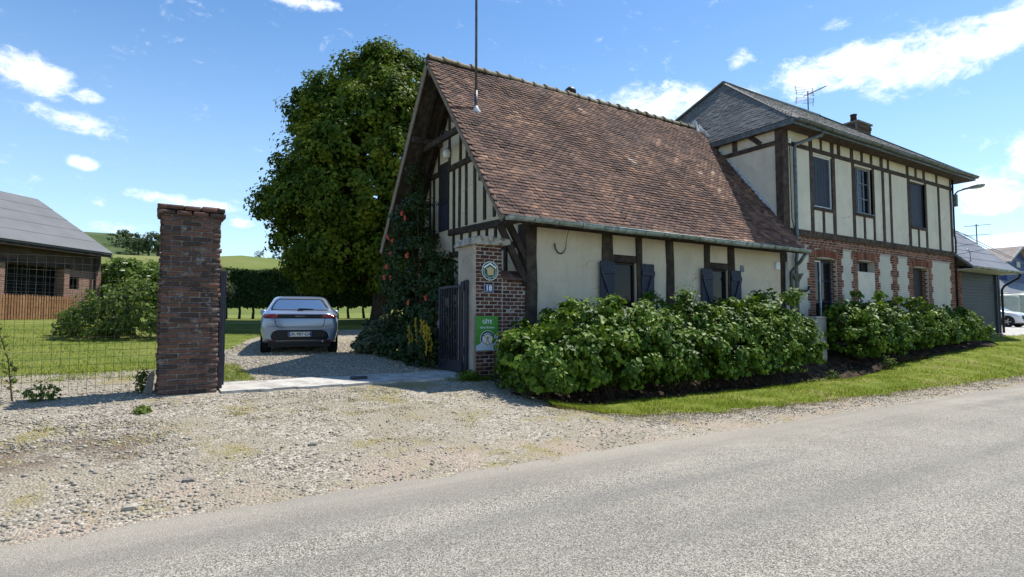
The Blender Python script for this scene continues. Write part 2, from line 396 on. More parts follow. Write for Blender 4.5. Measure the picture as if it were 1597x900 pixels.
M['tile'] = tilemat('old plain clay tile', [(0, (.050, .032, .029)), (.3, (.100, .058, .047)), (.58, (.150, .086, .064)), (.8, (.205, .115, .080)), (.92, (.30, .165, .105)), (.97, (.37, .225, .15)), (1, (.47, .39, .32))])
M['ridge'] = pm('lichened ridge tile', [(0, (.20, .15, .10)), (.5, (.31, .26, .18)), (1, (.42, .39, .30))], 12, 6, .9, .6, 40, .01, .3)
M['slate'] = pm('weathered slate', [(0, (.105, .102, .098)), (.4, (.143, .138, .131)), (.75, (.172, .166, .157)), (1, (.22, .213, .198))], 1.2, 5, .8, .25, 40, .005, .55, dirt=((.26, .25, .22), 2.2, .58, .75, .3))
M['zinc'] = pm('weathered zinc', [(0, (.17, .21, .20)), (.55, (.28, .325, .31)), (1, (.40, .44, .42))], 8, 5, .5, .15, 30, .005, spec=.4, metal=.25)
M['zinc_dark'] = pm('dark zinc pipe', [(0, (.07, .08, .085)), (1, (.16, .18, .18))], 8, 5, .5, .15, 30, .005, spec=.5, metal=.3)
M['lead'] = pm('pale flashing', [(0, (.42, .43, .45)), (1, (.62, .64, .66))], 7, 4, .6, .15, 30, .005)
M['iron'] = pm('blue black painted iron', [(0, (.018, .021, .033)), (1, (.033, .038, .056))], 12, 4, .5, .2, 60, .003, spec=.4)
M['shutter'] = pm('slate blue painted board', [(0, (.019, .023, .040)), (1, (.035, .042, .068))], 10, 5, .6, .3, 60, .003, .3)
M['dark_door'] = pm('dark brown painted wood', [(0, (.016, .013, .013)), (1, (.035, .028, .026))], 10, 5, .6, .3, 50, .003, .2)
M['white_paint'] = pm('white frame paint', [(0, (.62, .64, .66)), (1, (.78, .79, .80))], 9, 3, .45, .1, 50, .002)
M['grey_paint'] = pm('grey blue frame paint', [(0, (.11, .12, .15)), (1, (.19, .205, .245))], 9, 3, .5, .1, 50, .002)
M['glass'] = pm('dark window glass', [(0, (.005, .006, .008)), (1, (.010, .012, .015))], 2, 2, .06, 0, spec=.22)
M['void'] = pm('dark interior', [(0, (.012, .011, .010)), (1, (.02, .018, .016))], 3, 3, .95)
M['concrete'] = pm('pale concrete', [(0, (.30, .28, .25)), (.5, (.42, .40, .36)), (1, (.52, .50, .45))], 5, 7, .9, .5, 50, .008, dirt=((.16, .13, .09), 2.2, .58, .72, .6))
M['cap_stone'] = pm('lichened cap stone', [(0, (.12, .10, .085)), (.45, (.30, .27, .23)), (1, (.52, .49, .44))], 11, 7, .95, .9, 30, .02)
M['white_post'] = pm('pale painted concrete', [(0, (.36, .36, .35)), (1, (.50, .49, .46))], 4, 5, .85, .3, 40, .006)
M['bark'] = pm('dark bark', [(0, (.03, .024, .018)), (1, (.09, .07, .05))], 8, 6, .95, 1., 20, .03)
M['twig'] = pm('brown stem', [(0, (.06, .035, .025)), (1, (.12, .08, .05))], 20, 3, .9)
M['barn_roof'] = pm('grey fibre cement sheet', [(0, (.125, .128, .135)), (1, (.15, .154, .162))], .9, 6, .75, .2, 25, .01, dirt=((.12, .12, .12), .5, .5, .75, .6))
M['roof_grey'] = pm('blue grey slate sheet', [(0, (.13, .138, .155)), (1, (.18, .19, .21))], 1.2, 6, .6, .2, 25, .01, .2)
M['roof_brown'] = pm('brown grey roof', [(0, (.17, .145, .13)), (1, (.27, .23, .21))], 1.2, 6, .8, .2, 25, .01)
M['roller'] = pm('slate grey roller slat', [(0, (.036, .043, .058)), (1, (.050, .059, .075))], 3, 4, .55, .1, 40, .003, .3)
M['blue_clad'] = pm('deep blue cladding', [(0, (.022, .045, .135)), (1, (.035, .065, .19))], 2, 4, .6, .1, 40, .003, .2)
M['tank'] = pm('cream plastic tank', [(0, (.30, .33, .27)), (1, (.38, .40, .34))], 2, 4, .5)
M['black_plastic'] = pm('black plastic', [(0, (.010, .010, .012)), (1, (.018, .018, .02))], 20, 3, .5, .1, 90, .001)
M['rubber'] = pm('tyre rubber', [(0, (.012, .012, .012)), (1, (.025, .024, .022))], 20, 3, .85, .3, 60, .003)
M['alloy'] = pm('alloy wheel', [(0, (.35, .35, .36)), (1, (.45, .45, .46))], 5, 2, .35, metal=.8)
M['alu'] = pm('aerial aluminium', [(0, (.22, .22, .23)), (1, (.34, .34, .35))], 5, 2, .45, metal=.6)
M['mast'] = pm('grey steel mast', [(0, (.075, .075, .08)), (1, (.13, .13, .135))], 5, 2, .5, metal=.5)
M['picket'] = pm('weathered picket wood', [(0, (.19, .095, .045)), (.6, (.33, .175, .085)), (1, (.42, .27, .16))], 7, 5, .85, .3, 40, .004, .5)
M['wire'] = pm('green brown fence wire', [(0, (.05, .055, .035)), (1, (.10, .095, .06))], 9, 2, .6)
M['letter_white'] = pm('white letter print', [(0, (.78, .80, .80)), (1, (.82, .83, .83))], 5, 1, .5)
M['letter_dark'] = pm('dark green print', [(0, (.012, .05, .028)), (1, (.018, .06, .034))], 5, 1, .5)
M['sign_green'] = pm('green enamel', [(0, (.07, .27, .035)), (1, (.085, .30, .045))], 5, 2, .4)
M['sign_pale'] = pm('pale blue white print', [(0, (.50, .60, .70)), (1, (.55, .64, .74))], 5, 2, .4)
M['gold'] = pm('ochre print', [(0, (.50, .30, .02)), (1, (.58, .36, .03))], 5, 2, .5)
M['map_tan'] = pm('tan print', [(0, (.48, .36, .18)), (1, (.55, .42, .22))], 5, 2, .5)
M['enamel_blue'] = pm('blue enamel', [(0, (.012, .025, .13)), (1, (.018, .032, .16))], 5, 2, .3)
M['emblem_green'] = pm('dark emblem green', [(0, (.012, .075, .045)), (1, (.018, .09, .055))], 5, 2, .4)
M['flower_red'] = pm('coral rose petal', [(0, (.45, .05, .03)), (1, (.62, .13, .07))], 14, 3, .7, rnd=.5)
M['flower_yellow'] = pm('yellow petal', [(0, (.30, .21, .012)), (1, (.45, .33, .02))], 14, 3, .7, rnd=.5)
M['flower_white'] = pm('cream petal', [(0, (.60, .60, .45)), (1, (.72, .72, .58))], 14, 3, .7, rnd=.5)

M['leaf_bush'] = leafmat('broad green leaf', [(0, (.016, .046, .007)), (.38, (.060, .122, .010)), (.70, (.120, .200, .016)), (1, (.24, .32, .045))], .52, .22, .2, 2.2, 0., .5)
M['leaf_tree'] = leafmat('lime tree leaf', [(0, (.022, .046, .007)), (.4, (.066, .112, .011)), (1, (.20, .235, .024))], .6, .24, .12, 1.1, 0., .30)
M['leaf_hedge'] = leafmat('dark hedge leaf', [(0, (.009, .024, .007)), (1, (.032, .07, .015))], .6, .15, .2)
M['leaf_shrub'] = leafmat('shrub leaf', [(0, (.045, .075, .014)), (.5, (.10, .150, .026)), (1, (.19, .23, .05))], .6, .32, .2, .8)
M['leaf_elder'] = leafmat('elder leaf', [(0, (.035, .085, .010)), (1, (.135, .225, .025))], .6, .3, .2, .6)
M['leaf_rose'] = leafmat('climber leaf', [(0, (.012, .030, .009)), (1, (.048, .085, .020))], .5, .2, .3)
M['leaf_silver'] = leafmat('grey green leaf', [(0, (.07, .085, .045)), (1, (.19, .21, .12))], .7, .2, .2)
M['leaf_far'] = leafmat('far tree leaf', [(0, (.035, .060, .030)), (1, (.085, .115, .055))], .8, .15, .2, .05)
M['leaf_pale'] = leafmat('pale far leaf', [(0, (.10, .13, .09)), (1, (.18, .2, .14))], .8, .15, .2, .05)
M['grass'] = leafmat('grass blade', [(0, (.13, .20, .014)), (.4, (.205, .275, .022)), (.75, (.27, .32, .034)), (1, (.40, .37, .11))], .8, .25, .05, .9, .8)
M['dry_moss'] = leafmat('yellow ground cover', [(0, (.15, .13, .02)), (.5, (.26, .21, .035)), (1, (.32, .24, .07))], .8, .2, .1, 1.2, .7)

def groundmat():
    # road
    m, nt = newmat('worn asphalt'); v = P(nt)
    c = nt.ramp(nt.smooth(nt.noise(v, .8, 6, .65), .3, .7), [(0, (.225, .207, .168)), (1, (.30, .277, .226))])
    # aggregate: pale and dark chips
    vo = nt.n('ShaderNodeTexVoronoi', {'Vector': v, 'Scale': 130}); ch = nt.n('ShaderNodeSeparateColor', {0: vo.outputs['Color']}).outputs[0]
    c = nt.mix(nt.m('MULTIPLY', nt.smooth(ch, .62, .92), .85), c, (.50, .47, .40)); c = nt.mix(nt.m('MULTIPLY', nt.smooth(ch, .42, .10), .85), c, (.070, .064, .056))
    n2 = nt.noise(v, 34, 3, .7); c = nt.mix(nt.m('MULTIPLY', nt.smooth(n2, .50, .72), .18), c, (.11, .105, .10))
    # dusty pale margin near the verge and old repair tint
    sy = nt.n('ShaderNodeSeparateXYZ', {0: v}).outputs[1]
    wv = nt.n('ShaderNodeMapping', {'Vector': v, 'Scale': (.15, 1.2, 1)}).outputs[0]
    edge = nt.m('MULTIPLY', nt.smooth(nt.m('ADD', sy, nt.m('MULTIPLY', nt.noise(v, 1.6, 5), 1.0)), 4.3, 5.4), .75)
    c = nt.mix(edge, c, (.33, .295, .24))
    tr = nt.m('MULTIPLY', nt.smooth(nt.noise(nt.n('ShaderNodeMapping', {'Vector': v, 'Scale': (.05, .9, 1)}).outputs[0], 1.2, 4, .55), .42, .62), .45); c = nt.mix(tr, c, (.150, .142, .126))
    pa = nt.m('MULTIPLY', nt.smooth(nt.noise(v, .55, 6, .7, .8), .56, .66), .4); c = nt.mix(pa, c, (.36, .335, .28))
    ck = nt.n('ShaderNodeTexVoronoi', {'Vector': nt.mix(.12, v, nt.n('ShaderNodeTexNoise', {'Vector': v, 'Scale': 1.5, 'Detail': 5}).outputs['Color'], 'ADD'), 'Scale': .55}, feature='DISTANCE_TO_EDGE').outputs[0]
    ckf = nt.m('MULTIPLY', nt.m('MULTIPLY', nt.smooth(ck, .012, .002), nt.smooth(nt.noise(v, .35, 3), .50, .60)), .6); pass
    c = nt.mix(nt.m('MULTIPLY', nt.smooth(nt.noise(wv, 1.3, 4, .6), .5, .7), .35), c, (.155, .15, .142))
    h = nt.m('ADD', nt.n('ShaderNodeTexVoronoi', {'Vector': v, 'Scale': 130}).outputs['Distance'], nt.m('MULTIPLY', nt.noise(v, 25, 4), .6))
    finish(nt, c, .85, h, .75, .006, .25); M['road'] = m
    # gravel
    m, nt = newmat('flint gravel'); v = P(nt)
    vo = nt.n('ShaderNodeTexVoronoi', {'Vector': v, 'Scale': 42}); ch = nt.n('ShaderNodeSeparateColor', {0: vo.outputs['Color']}).outputs[0]
    c = nt.ramp(ch, [(0, (.14, .122, .098)), (.4, (.295, .26, .20)), (.75, (.41, .365, .285)), (1, (.57, .53, .445))])
    d = vo.outputs['Distance']
    fine = nt.ramp(nt.smooth(nt.noise(v, 70, 4, .7), .3, .7), [(0, (.215, .18, .13)), (1, (.41, .36, .27))])
    c = nt.mix(nt.m('MULTIPLY', nt.smooth(nt.noise(v, 1.1, 5, .6), .42, .62), .8), c, fine)
    moss = nt.m('MULTIPLY', nt.smooth(nt.noise(v, .9, 8, .75, .3), .52, .64), .75); c = nt.mix(moss, c, (.27, .225, .075))
    sx = nt.n('ShaderNodeSeparateXYZ', {0: v})
    # bare brown soil left of the drive, along the fence foot
    br = nt.m('MULTIPLY', nt.smooth(sx.outputs[0], .5, -.3), nt.smooth(nt.m('ABSOLUTE', nt.m('SUBTRACT', nt.m('ADD', sx.outputs[1], nt.m('MULTIPLY', nt.noise(v, 1.2, 5), 1.2)), 7.35)), .62, .2))
    c = nt.mix(nt.m('MULTIPLY', br, nt.m('MULTIPLY', nt.smooth(nt.noise(v, 3.0, 6, .7), .36, .56), .75)), c, (.13, .088, .060))
    # reddish dust by the road
    rd = nt.m('MULTIPLY', nt.smooth(nt.m('ABSOLUTE', nt.m('SUBTRACT', sx.outputs[1], 5.2)), .75, .1), nt.m('MULTIPLY', nt.smooth(nt.noise(v, 1.4, 4), .42, .62), .65))
    c = nt.mix(rd, c, (.40, .315, .245))
    h = nt.m('ADD', nt.m('MULTIPLY', d, -1.4), nt.m('MULTIPLY', nt.noise(v, 60, 4, .7), .7))
    finish(nt, c, .9, h, 1., .014, .2); M['gravel'] = m
    # lawn
    m, nt = newmat('mown lawn'); v = P(nt)
    ms = nt.n('ShaderNodeMapping', {'Vector': v, 'Rotation': (0, 0, .35), 'Scale': (.25, 1.6, 1)}).outputs[0]
    f = nt.m('ADD', nt.m('MULTIPLY', nt.smooth(nt.noise(v, .5, 6, .7), .3, .7), .5), nt.m('MULTIPLY', nt.smooth(nt.noise(ms, .9, 4, .6), .3, .7), .5))
    c = nt.ramp(f, [(0, (.095, .140, .024)), (.5, (.165, .200, .040)), (1, (.28, .27, .085))])
    c = nt.mix(nt.m('MULTIPLY', nt.smooth(nt.noise(v, 45, 4, .7), .48, .66), .40), c, (.05, .085, .008))
    finish(nt, c, .9, nt.noise(v, 55, 5, .7), 1., .03, .15); M['lawn'] = m
    # verge turf underlay
    m, nt = newmat('verge turf'); v = P(nt)
    c = nt.ramp(nt.smooth(nt.noise(v, 1.1, 6, .7), .3, .7), [(0, (.13, .175, .018)), (.6, (.20, .235, .032)), (1, (.30, .27, .10))])
    c = nt.mix(nt.m('MULTIPLY', nt.smooth(nt.noise(v, 60, 4, .7), .5, .7), .5), c, (.04, .06, .01))
    finish(nt, c, .95, nt.noise(v, 60, 5, .7), 1., .03, .15); M['verge'] = m
    # soil
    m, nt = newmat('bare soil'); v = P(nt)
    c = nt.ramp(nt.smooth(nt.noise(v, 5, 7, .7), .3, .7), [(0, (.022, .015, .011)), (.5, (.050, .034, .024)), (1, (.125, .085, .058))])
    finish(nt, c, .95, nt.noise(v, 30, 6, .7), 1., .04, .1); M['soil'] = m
    # meadow hill
    m, nt = newmat('hill meadow'); v = P(nt)
    c = nt.ramp(nt.smooth(nt.noise(nt.n('ShaderNodeMapping', {'Vector': v, 'Scale': (1, 1, 5)}).outputs[0], .022, 6, .65), .3, .7), [(0, (.095, .130, .035)), (.5, (.145, .175, .046)), (1, (.20, .205, .075))])
    finish(nt, c, .95, nt.noise(v, 1.5, 5, .7), .8, .3, .1); M['hill'] = m
    m, nt = newmat('far hill scrub'); v = P(nt)
    c = nt.ramp(nt.smooth(nt.noise(v, .02, 6, .65), .3, .7), [(0, (.055, .085, .035)), (.6, (.095, .125, .045)), (1, (.13, .15, .055))])
    finish(nt, c, .95, nt.noise(v, .6, 5, .7), .8, .6, .1); M['far_hill'] = m
groundmat()
def slabmat(name, stops, sx, sz, mort, axis):
    """far brickwork, too far off to tell bricks apart; axis = horizontal direction of the wall"""
    m, nt = newmat(name); v = P(nt); ax = nt.n('ShaderNodeVectorMath', {0: v, 1: axis}, operation='DOT_PRODUCT').outputs['Value']
    z = nt.n('ShaderNodeSeparateXYZ', {0: v}).outputs[2]; uv = nt.n('ShaderNodeCombineXYZ', {0: ax, 1: z, 2: 0.}).outputs[0]
    b = nt.n('ShaderNodeTexBrick', {'Vector': uv, 'Color1': (0, 0, 0, 1), 'Color2': (1, 1, 1, 1), 'Mortar': (.5, .5, .5, 1), 'Scale': 1., 'Mortar Size': .012, 'Brick Width': sx, 'Row Height': sz, 'Bias': 0.})
    f = nt.m('ADD', nt.m('MULTIPLY', nt.n('ShaderNodeSeparateColor', {0: b.outputs['Color']}).outputs[0], .5), nt.m('MULTIPLY', nt.smooth(nt.noise(v, 1.6, 6, .7), .3, .7), .5))
    c = nt.mix(b.outputs['Fac'], nt.ramp(f, stops), mort); finish(nt, c, .92, nt.m('MULTIPLY', b.outputs['Fac'], -1), .6, .01, .15); return m
BD = Vector((.135, 1)).normalized()        # barn wall direction in camera-heading frame
def xd(X, d): return (X * .8434 + d * .5373, -X * .5373 + d * .8434)
BU = Vector((*xd(BD.x, BD.y), 0)); BN = Vector((*xd(BD.y, -BD.x), 0))      # along the wall away from us; wall normal towards the yard
M['barn_brick'] = slabmat('barn brick', [(0, (.14, .06, .05)), (.5, (.24, .11, .085)), (1, (.34, .19, .15))], .22, .07, (.30, .25, .2), BU)
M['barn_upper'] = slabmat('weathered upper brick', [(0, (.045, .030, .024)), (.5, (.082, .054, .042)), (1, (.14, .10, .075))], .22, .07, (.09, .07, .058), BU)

# ------------------------------------------------------------------ terrain
def wallz(u): return .45 + .45 * np.clip((np.asarray(u, float) - 6) / 19, 0, 1)
def zg(u, v):
    u = np.asarray(u, float); v = np.asarray(v, float); w = wallz(u)
    left = w * np.clip((v - 4.85) / 4.1, 0, 1)
    mid = .13 + .42 * np.clip((u - 14) / 10, 0, 1.0)
    a = np.clip((v - 5.2) / 2.1, 0, 1); b = np.clip((v - 7.7) / 1.25, 0, 1)
    right = mid * a + (w - mid) * b
    dip = .13 * np.exp(-((v - 7.45) / .42)**2) * sstep(5.3, 6.2, u) * (1 - sstep(13.5, 17, u))
    t = sstep(4.4, 6.0, u); z = left * (1 - t) + (right - dip) * t
    back = w + np.interp(v, [8.95, 14.6, 26, 60, 120], [0, .19, 1.0, 1.5, 1.5])
    return np.where(v > 8.95, back, z)
Z = lambda u, v: float(zg(u, v))
def sheet(name, us, v0, v1, nv, off, mat, rough=0., rs=.3, kind='structure', prof=None):
    us = np.asarray(us); V = []; T = np.linspace(0, 1, nv)
    for u in us:
        a, b = v0(u), v1(u); vv = a + (b - a) * T; uu = np.full(nv, u)
        z = zg(uu, vv) + off
        if rough: z = z + rough * (fbm(uu, vv, rs, 3) - .5) * 2 * np.minimum(1, np.minimum(T, 1-T) * 8 + .15)
        if prof is not None: z = z + prof(uu, vv)
        V.append(np.stack([uu, vv, z], 1))
    V = np.concatenate(V); n = len(us); I = np.arange(n * nv).reshape(n, nv)
    F = np.stack([I[:-1, :-1].ravel(), I[1:, :-1].ravel(), I[1:, 1:].ravel(), I[:-1, 1:].ravel()], 1)
    o = put(name, mesh(name, V, F, None, mat, True), None); o['kind'] = kind; return o
def jag(seed, amp=.12, s=.5): return lambda u: (float(fbm(u, seed * 3.1, s, seed)) - .5) * 2 * amp + (float(vn(u, seed * 1.7, .09, seed + 5)) - .5) * amp * .7
gu = np.concatenate([[-2500, -900, -400, -200, -120, -80], np.arange(-60, 90, .5), [100, 130, 200, 400, 900, 2500]])
gvv = np.concatenate([[-2500, -900, -300, -100, -50, -25], np.arange(-12, 64, .4), [70, 90, 140, 300, 900, 2500]])
G = np.meshgrid(gu, gvv, indexing='ij'); zz = zg(G[0], G[1]) - .05
V = np.stack([G[0].ravel(), G[1].ravel(), zz.ravel()], 1); I = np.arange(len(gu) * len(gvv)).reshape(len(gu), len(gvv))
o = put('ground', mesh('ground', V, np.stack([I[:-1, :-1].ravel(), I[1:, :-1].ravel(), I[1:, 1:].ravel(), I[:-1, 1:].ravel()], 1), None, M['lawn'], True), None); o['kind'] = 'structure'
fu = np.concatenate([np.arange(-30, -8, .5), np.arange(-8, 12, .12), np.arange(12, 30, .25), np.arange(30, 120, 1.)])
j1 = jag(1, .10, .8); j2 = jag(2, .20, .9); j3 = jag(3, .18, .8); j4 = jag(4, .2, .9); j5 = jag(5, .16, .5)
sheet('road', fu, lambda u: -6.5, lambda u: 5.0 + j1(u) * .8, 60, .004, M['road'], .006, 1.2)
gl = lambda u: 4.78 + j2(u)
def gr_back(u):                                            # rear edge of gravel: yard on the left, verge strip on the right
    if u < 5.2: return 12.3 + j3(u)
    return float(np.interp(u, [5.2, 6.4, 9, 14, 20, 40], [9.2, 6.15, 5.75, 5.62, 5.45, 5.3]))
sheet('gravel_forecourt', fu, gl, gr_back, 110, .010, M['gravel'], .012, .16, prof=lambda u, v: -.012 * (1 - sstep(4.7, 5.05, v)) + .010 * (fbm(u, v, .12, 12) - .5) * (1 - sstep(5.0, 5.4, v)))
sheet('lawn', np.concatenate([np.arange(-45, -12, 1.), np.arange(-12, 14, .2)]), lambda u: 12.15 + j3(u) * 1.2 + (0 if u < .7 else 0), lambda u: 60., 150, .0, M['lawn'], .02, 1.5)
dl = lambda v: float(np.interp(v, [8.9, 12, 14.5, 18, 22], [.9, 1.0, 1.2, 2.6, 4.6])); dr = lambda v: float(np.interp(v, [8.9, 13, 17, 22], [4.7, 4.8, 6.2, 8.6]))
dv = np.arange(9.0, 21, .15); V = []; T = np.linspace(0, 1, 40)
for v in dv:
    uu = dl(v) + j4(v) + (dr(v) + j5(v) * 1.5 - dl(v) - j4(v)) * T; vv = np.full(40, v); V.append(np.stack([uu, vv, zg(uu, vv) + .022 + .008 * (fbm(uu, vv, .2, 4) - .5)], 1))
V = np.concatenate(V); I = np.arange(len(dv) * 40).reshape(len(dv), 40)
o = put('gravel_drive', mesh('gravel_drive', V, np.stack([I[:-1, :-1].ravel(), I[:-1, 1:].ravel(), I[1:, 1:].ravel(), I[1:, :-1].ravel()], 1), None, M['gravel'], True), None); o['kind'] = 'structure'
vb0 = lambda u: float(np.interp(u, [5.2, 5.5, 6, 7, 9, 14, 20, 40], [6.86, 6.5, 6.15, 5.92, 5.68, 5.55, 5.38, 5.2])) + j5(u)
vb1 = lambda u: float(np.interp(u, [4.9, 6, 7.5, 12, 14, 16, 25, 26, 60], [6.9, 6.95, 7.15, 7.25, 7.1, 7.55, 7.75, 8.6, 8.6])) + j3(u) * .55
vu = np.concatenate([np.arange(5.2, 14, .1), np.arange(14, 40, .25), np.arange(40, 90, 1.)])
sheet('grass_verge', vu, vb0, vb1, 40, .010, M['verge'], .02, .3, prof=lambda u, v: .035 * sstep(0, .35, v - np.array([vb0(float(np.ravel(u)[0]))] * np.size(v))))
def soilprof(u, v): return .10 * (fbm(u, v, .22, 8) - .5) + .16 * np.exp(-((v - 7.35) / .16)**2) * sstep(13.2, 14.2, u) * (1 - sstep(18, 19, u)) * (.5 + fbm(u, v, .5, 9)) - .12 * np.exp(-((v - 7.62) / .16)**2) * sstep(12.4, 14, u) * (1 - sstep(17.5, 19, u))
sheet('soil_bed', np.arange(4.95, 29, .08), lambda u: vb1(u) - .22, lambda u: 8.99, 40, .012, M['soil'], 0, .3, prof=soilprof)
sheet('concrete_yard', np.arange(25.4, 75, .5), lambda u: 8.6 if u < 45 else 9.5, lambda u: 22., 20, .02, M['concrete'])
# gate threshold: a concrete kerb slab across the drive
mb = MB(); n = 24
for i in range(n):
    u0, u1 = .9 + i * 4.0 / n, .9 + (i + 1) * 4.0 / n
    a, b = 8.83 + .02 * sin(i * 1.7), 9.72 + .05 * sin(i * .9 + 1)
    mb.add([(u0, a, Z(u0, a) + .045), (u1, a, Z(u1, a) + .045), (u1, b, Z(u1, b) + .045), (u0, b, Z(u0, b) + .045), (u0, a, .3), (u1, a, .3), (u1, b, .3), (u0, b, .3)], [(0, 1, 2, 3), (0, 4, 5, 1), (3, 2, 6, 7), (0, 3, 7, 4), (1, 5, 6, 2)])
o = put('driveway_threshold_slab', mb, M['concrete']); o['kind'] = 'structure'
o = put('gate_stop', MB().box((2.82, 9.22, Z(3, 9.3) + .04), (3.08, 9.32, Z(3, 9.3) + .085)), M['iron'], bevel=.008); tag(o, 'small black iron gate stop set in the concrete threshold slab', 'gate stop')
# hills: rows of points in polar form about the village
def hill(name, prof, r0, r1, mat, a0, a1, nb=90, nr=26, sd=1):
    V = []
    for i in range(nb):
        a = R(a0 + (a1 - a0) * i / (nb - 1)); H = float(np.interp(math.degrees(a), *zip(*prof)))
        for j in range(nr):
            t = j / (nr - 1); r = r0 + (r1 - r0) * t; s = min(t / .72, 1.)
            z = 1.0 + (H - 1.0) * (s * s * (3 - 2 * s)) - max(0, t - .78) * 25 + (float(fbm(r * cos(a), r * sin(a), 40, sd)) - .5) * 2.2 * s
            V.append((r * sin(a), r * cos(a), z))
    I = np.arange(nb * nr).reshape(nb, nr)
    o = put(name, mesh(name, np.array(V), np.stack([I[:-1, :-1].ravel(), I[:-1, 1:].ravel(), I[1:, 1:].ravel(), I[1:, :-1].ravel()], 1), None, mat, True), None); o['kind'] = 'structure'; return o
HA = lambda px: math.degrees(HEAD) + math.degrees(math.atan((px - 798.5) / 895))
hill('hill_meadow', [(-60, 14), (HA(0), 15), (HA(200), 15.5), (HA(300), 15.5), (HA(370), 16.6), (HA(440), 16.0), (HA(520), 14.0), (HA(700), 12.5), (HA(1300), 10), (110, 10)], 62, 190, M['hill'], -60, 110, 120, 26, 1)
hill('hill_ridge', [(-60, 46), (HA(60), 54), (HA(150), 55), (HA(205), 54), (HA(250), 43), (HA(330), 34), (HA(500), 30), (HA(1300), 20), (110, 20)], 215, 520, M['far_hill'], -60, 110, 120, 26, 2)

# ------------------------------------------------------------------ cottage
CO = thing('cottage', (10, 9, .45), 'low half-timbered cottage with a steep brown clay tile roof and slate blue shutters', 'house')
FV = 8.95; EV, EZ, AV, AZ_, BV_, BZ = 8.50, 3.30, 11.75, 7.36, 14.65, 3.30       # eave, apex, back eave
SL = (AZ_ - EZ) / (AV - EV); roofz = lambda v: EZ + (v - EV) * SL if v <= AV else AZ_ - (v - AV) * (AZ_ - BZ) / (BV_ - AV)
mb = MB(); wall_holes(mb, (6.02, FV, 0), (1, 0, 0), (0, -1, 0), 8.40, 3.42, [(2.16, 2.84, 1.45, 2.68), (5.26, 5.92, 1.45, 2.68)], .05, .3)
put('front_wall', mb, M['plaster'], CO)
gp = [(FV, .3), (FV, roofz(FV) - .12), (AV, AZ_ - .14), (14.1, roofz(14.1) - .12), (14.1, .3)]
mb = MB(); mb.prism([(6.04, v, z) for v, z in gp], (.2, 0, 0)); put('gable_wall', mb, M['plaster'], CO)
put('rear_wall', MB().box((6.05, 13.9, .3), (14.4, 14.1, 3.4)), M['plaster'], CO)
put('interior', MB().box((6.3, 9.3, .4), (14.3, 9.34, 3.2)), M['void'], CO)
def post(a, b, z0, z1, v=FV, d=.05, nm='timber_post', par=CO, mat='timber', proud=.022):
    mb = MB(); n = 5; zz = [z0 + (z1 - z0) * i / n for i in range(n + 1)]; r = random.random()
    ja = [random.uniform(-.02, .02) for _ in zz]; jb = [random.uniform(-.02, .02) for _ in zz]
    V = []; F = []
    for i, z in enumerate(zz):
        V += [(a + ja[i], v - proud, z), (b + jb[i], v - proud, z), (b + jb[i], v + d, z), (a + ja[i], v + d, z)]
    for i in range(n):
        for k in range(4): F.append((i*4+k, i*4+(k+1)%4, i*4+4+(k+1)%4, i*4+4+k))
    F += [(3, 2, 1, 0), tuple(n*4+k for k in range(4))]; mb.add(V, F, r)
    return put(nm, mb, M[mat], par, bevel=.006)
for a, b in [(6.0, 6.25), (7.9, 8.18), (8.86, 9.05), (9.79, 10.02), (11.09, 11.28), (11.94, 12.19), (14.14, 14.42)]:
    post(a, b, .42, 3.24, proud=.03 if a > 6.1 else .035)
for a, b in [(8.18, 8.86), (11.28, 11.94)]:
    put('lintel', MB().box((a + .002, FV - .02, 2.68), (b - .002, FV + .1, 2.835)), M['timber'], CO, bevel=.008)
    put('window_sill', MB().box((a - .05, FV - .07, 1.40), (b + .05, FV + .1, 1.452)), M['timber'], CO, bevel=.006)
    wf = MB()
    for q in ((a, a + .035, 1.452, 2.68), (b - .035, b, 1.452, 2.68)): wf.box((q[0], FV + .052, q[2]), (q[1], FV + .10, q[3]))
    for z in (1.452, 2.635): wf.box((a + .035, FV + .054, z), (b - .035, FV + .098, z + .045))
    w = put('window', wf, M['dark_door'], CO)
    put('pane', MB().box((a, FV + .080, 1.45), (b, FV + .086, 2.68)), M['glass'], w)
put('wall_plate', MB().box((6.0, FV - .012, 3.24), (14.42, FV + .12, 3.40)), M['timber'], CO, bevel=.01)
def shutter(u0, u1, hinge):
    """ledged-and-braced board shutter opened against the wall; hinge is the hinged side"""
    s = MB(); z0, z1 = 1.50, 2.67; y = FV - .035; sgn = 1 if hinge > (u0 + u1) / 2 else -1; n = 4; w = (u1 - u0) / n
    tilt = lambda u: y - .02 - abs(u - hinge) * .07
    for z in (2.42, 1.66): s.prism([(u0 + .01, tilt(u0) - .032, z), (u1 - .01, tilt(u1) - .032, z), (u1 - .01, tilt(u1) - .001, z), (u0 + .01, tilt(u0) - .001, z)], (0, 0, .10))
    a = u1 - .05 if sgn < 0 else u0 + .05; b = u0 + .05 if sgn < 0 else u1 - .05
    s.beam((a, tilt(a) - .016, 2.42), (b, tilt(b) - .016, 1.76), .03, .075, up=(1 if True else 0, 0, .55))
    sh = put('shutter', s, M['shutter'], CO)
    for i in range(n):
        a, b = u0 + i * w + .003, u0 + (i + 1) * w - .003
        put('plank', MB().prism([(a, tilt(a), z0 + random.uniform(0, .01)), (b, tilt(b), z0), (b, tilt(b) + .026, z0), (a, tilt(a) + .026, z0)], (0, 0, z1 - z0)), M['shutter'], sh)
    hg = MB()
    for z in (2.47, 1.71): hg.box((hinge - .03, tilt(hinge) - .04, z - .015), (hinge + .03, y + .02, z + .015))
    put('hinge', hg, M['iron'], sh)
shutter(7.79, 8.21, 8.19); shutter(8.98, 9.34, 9.0); shutter(10.90, 11.32, 11.30); shutter(12.0, 12.36, 12.02)
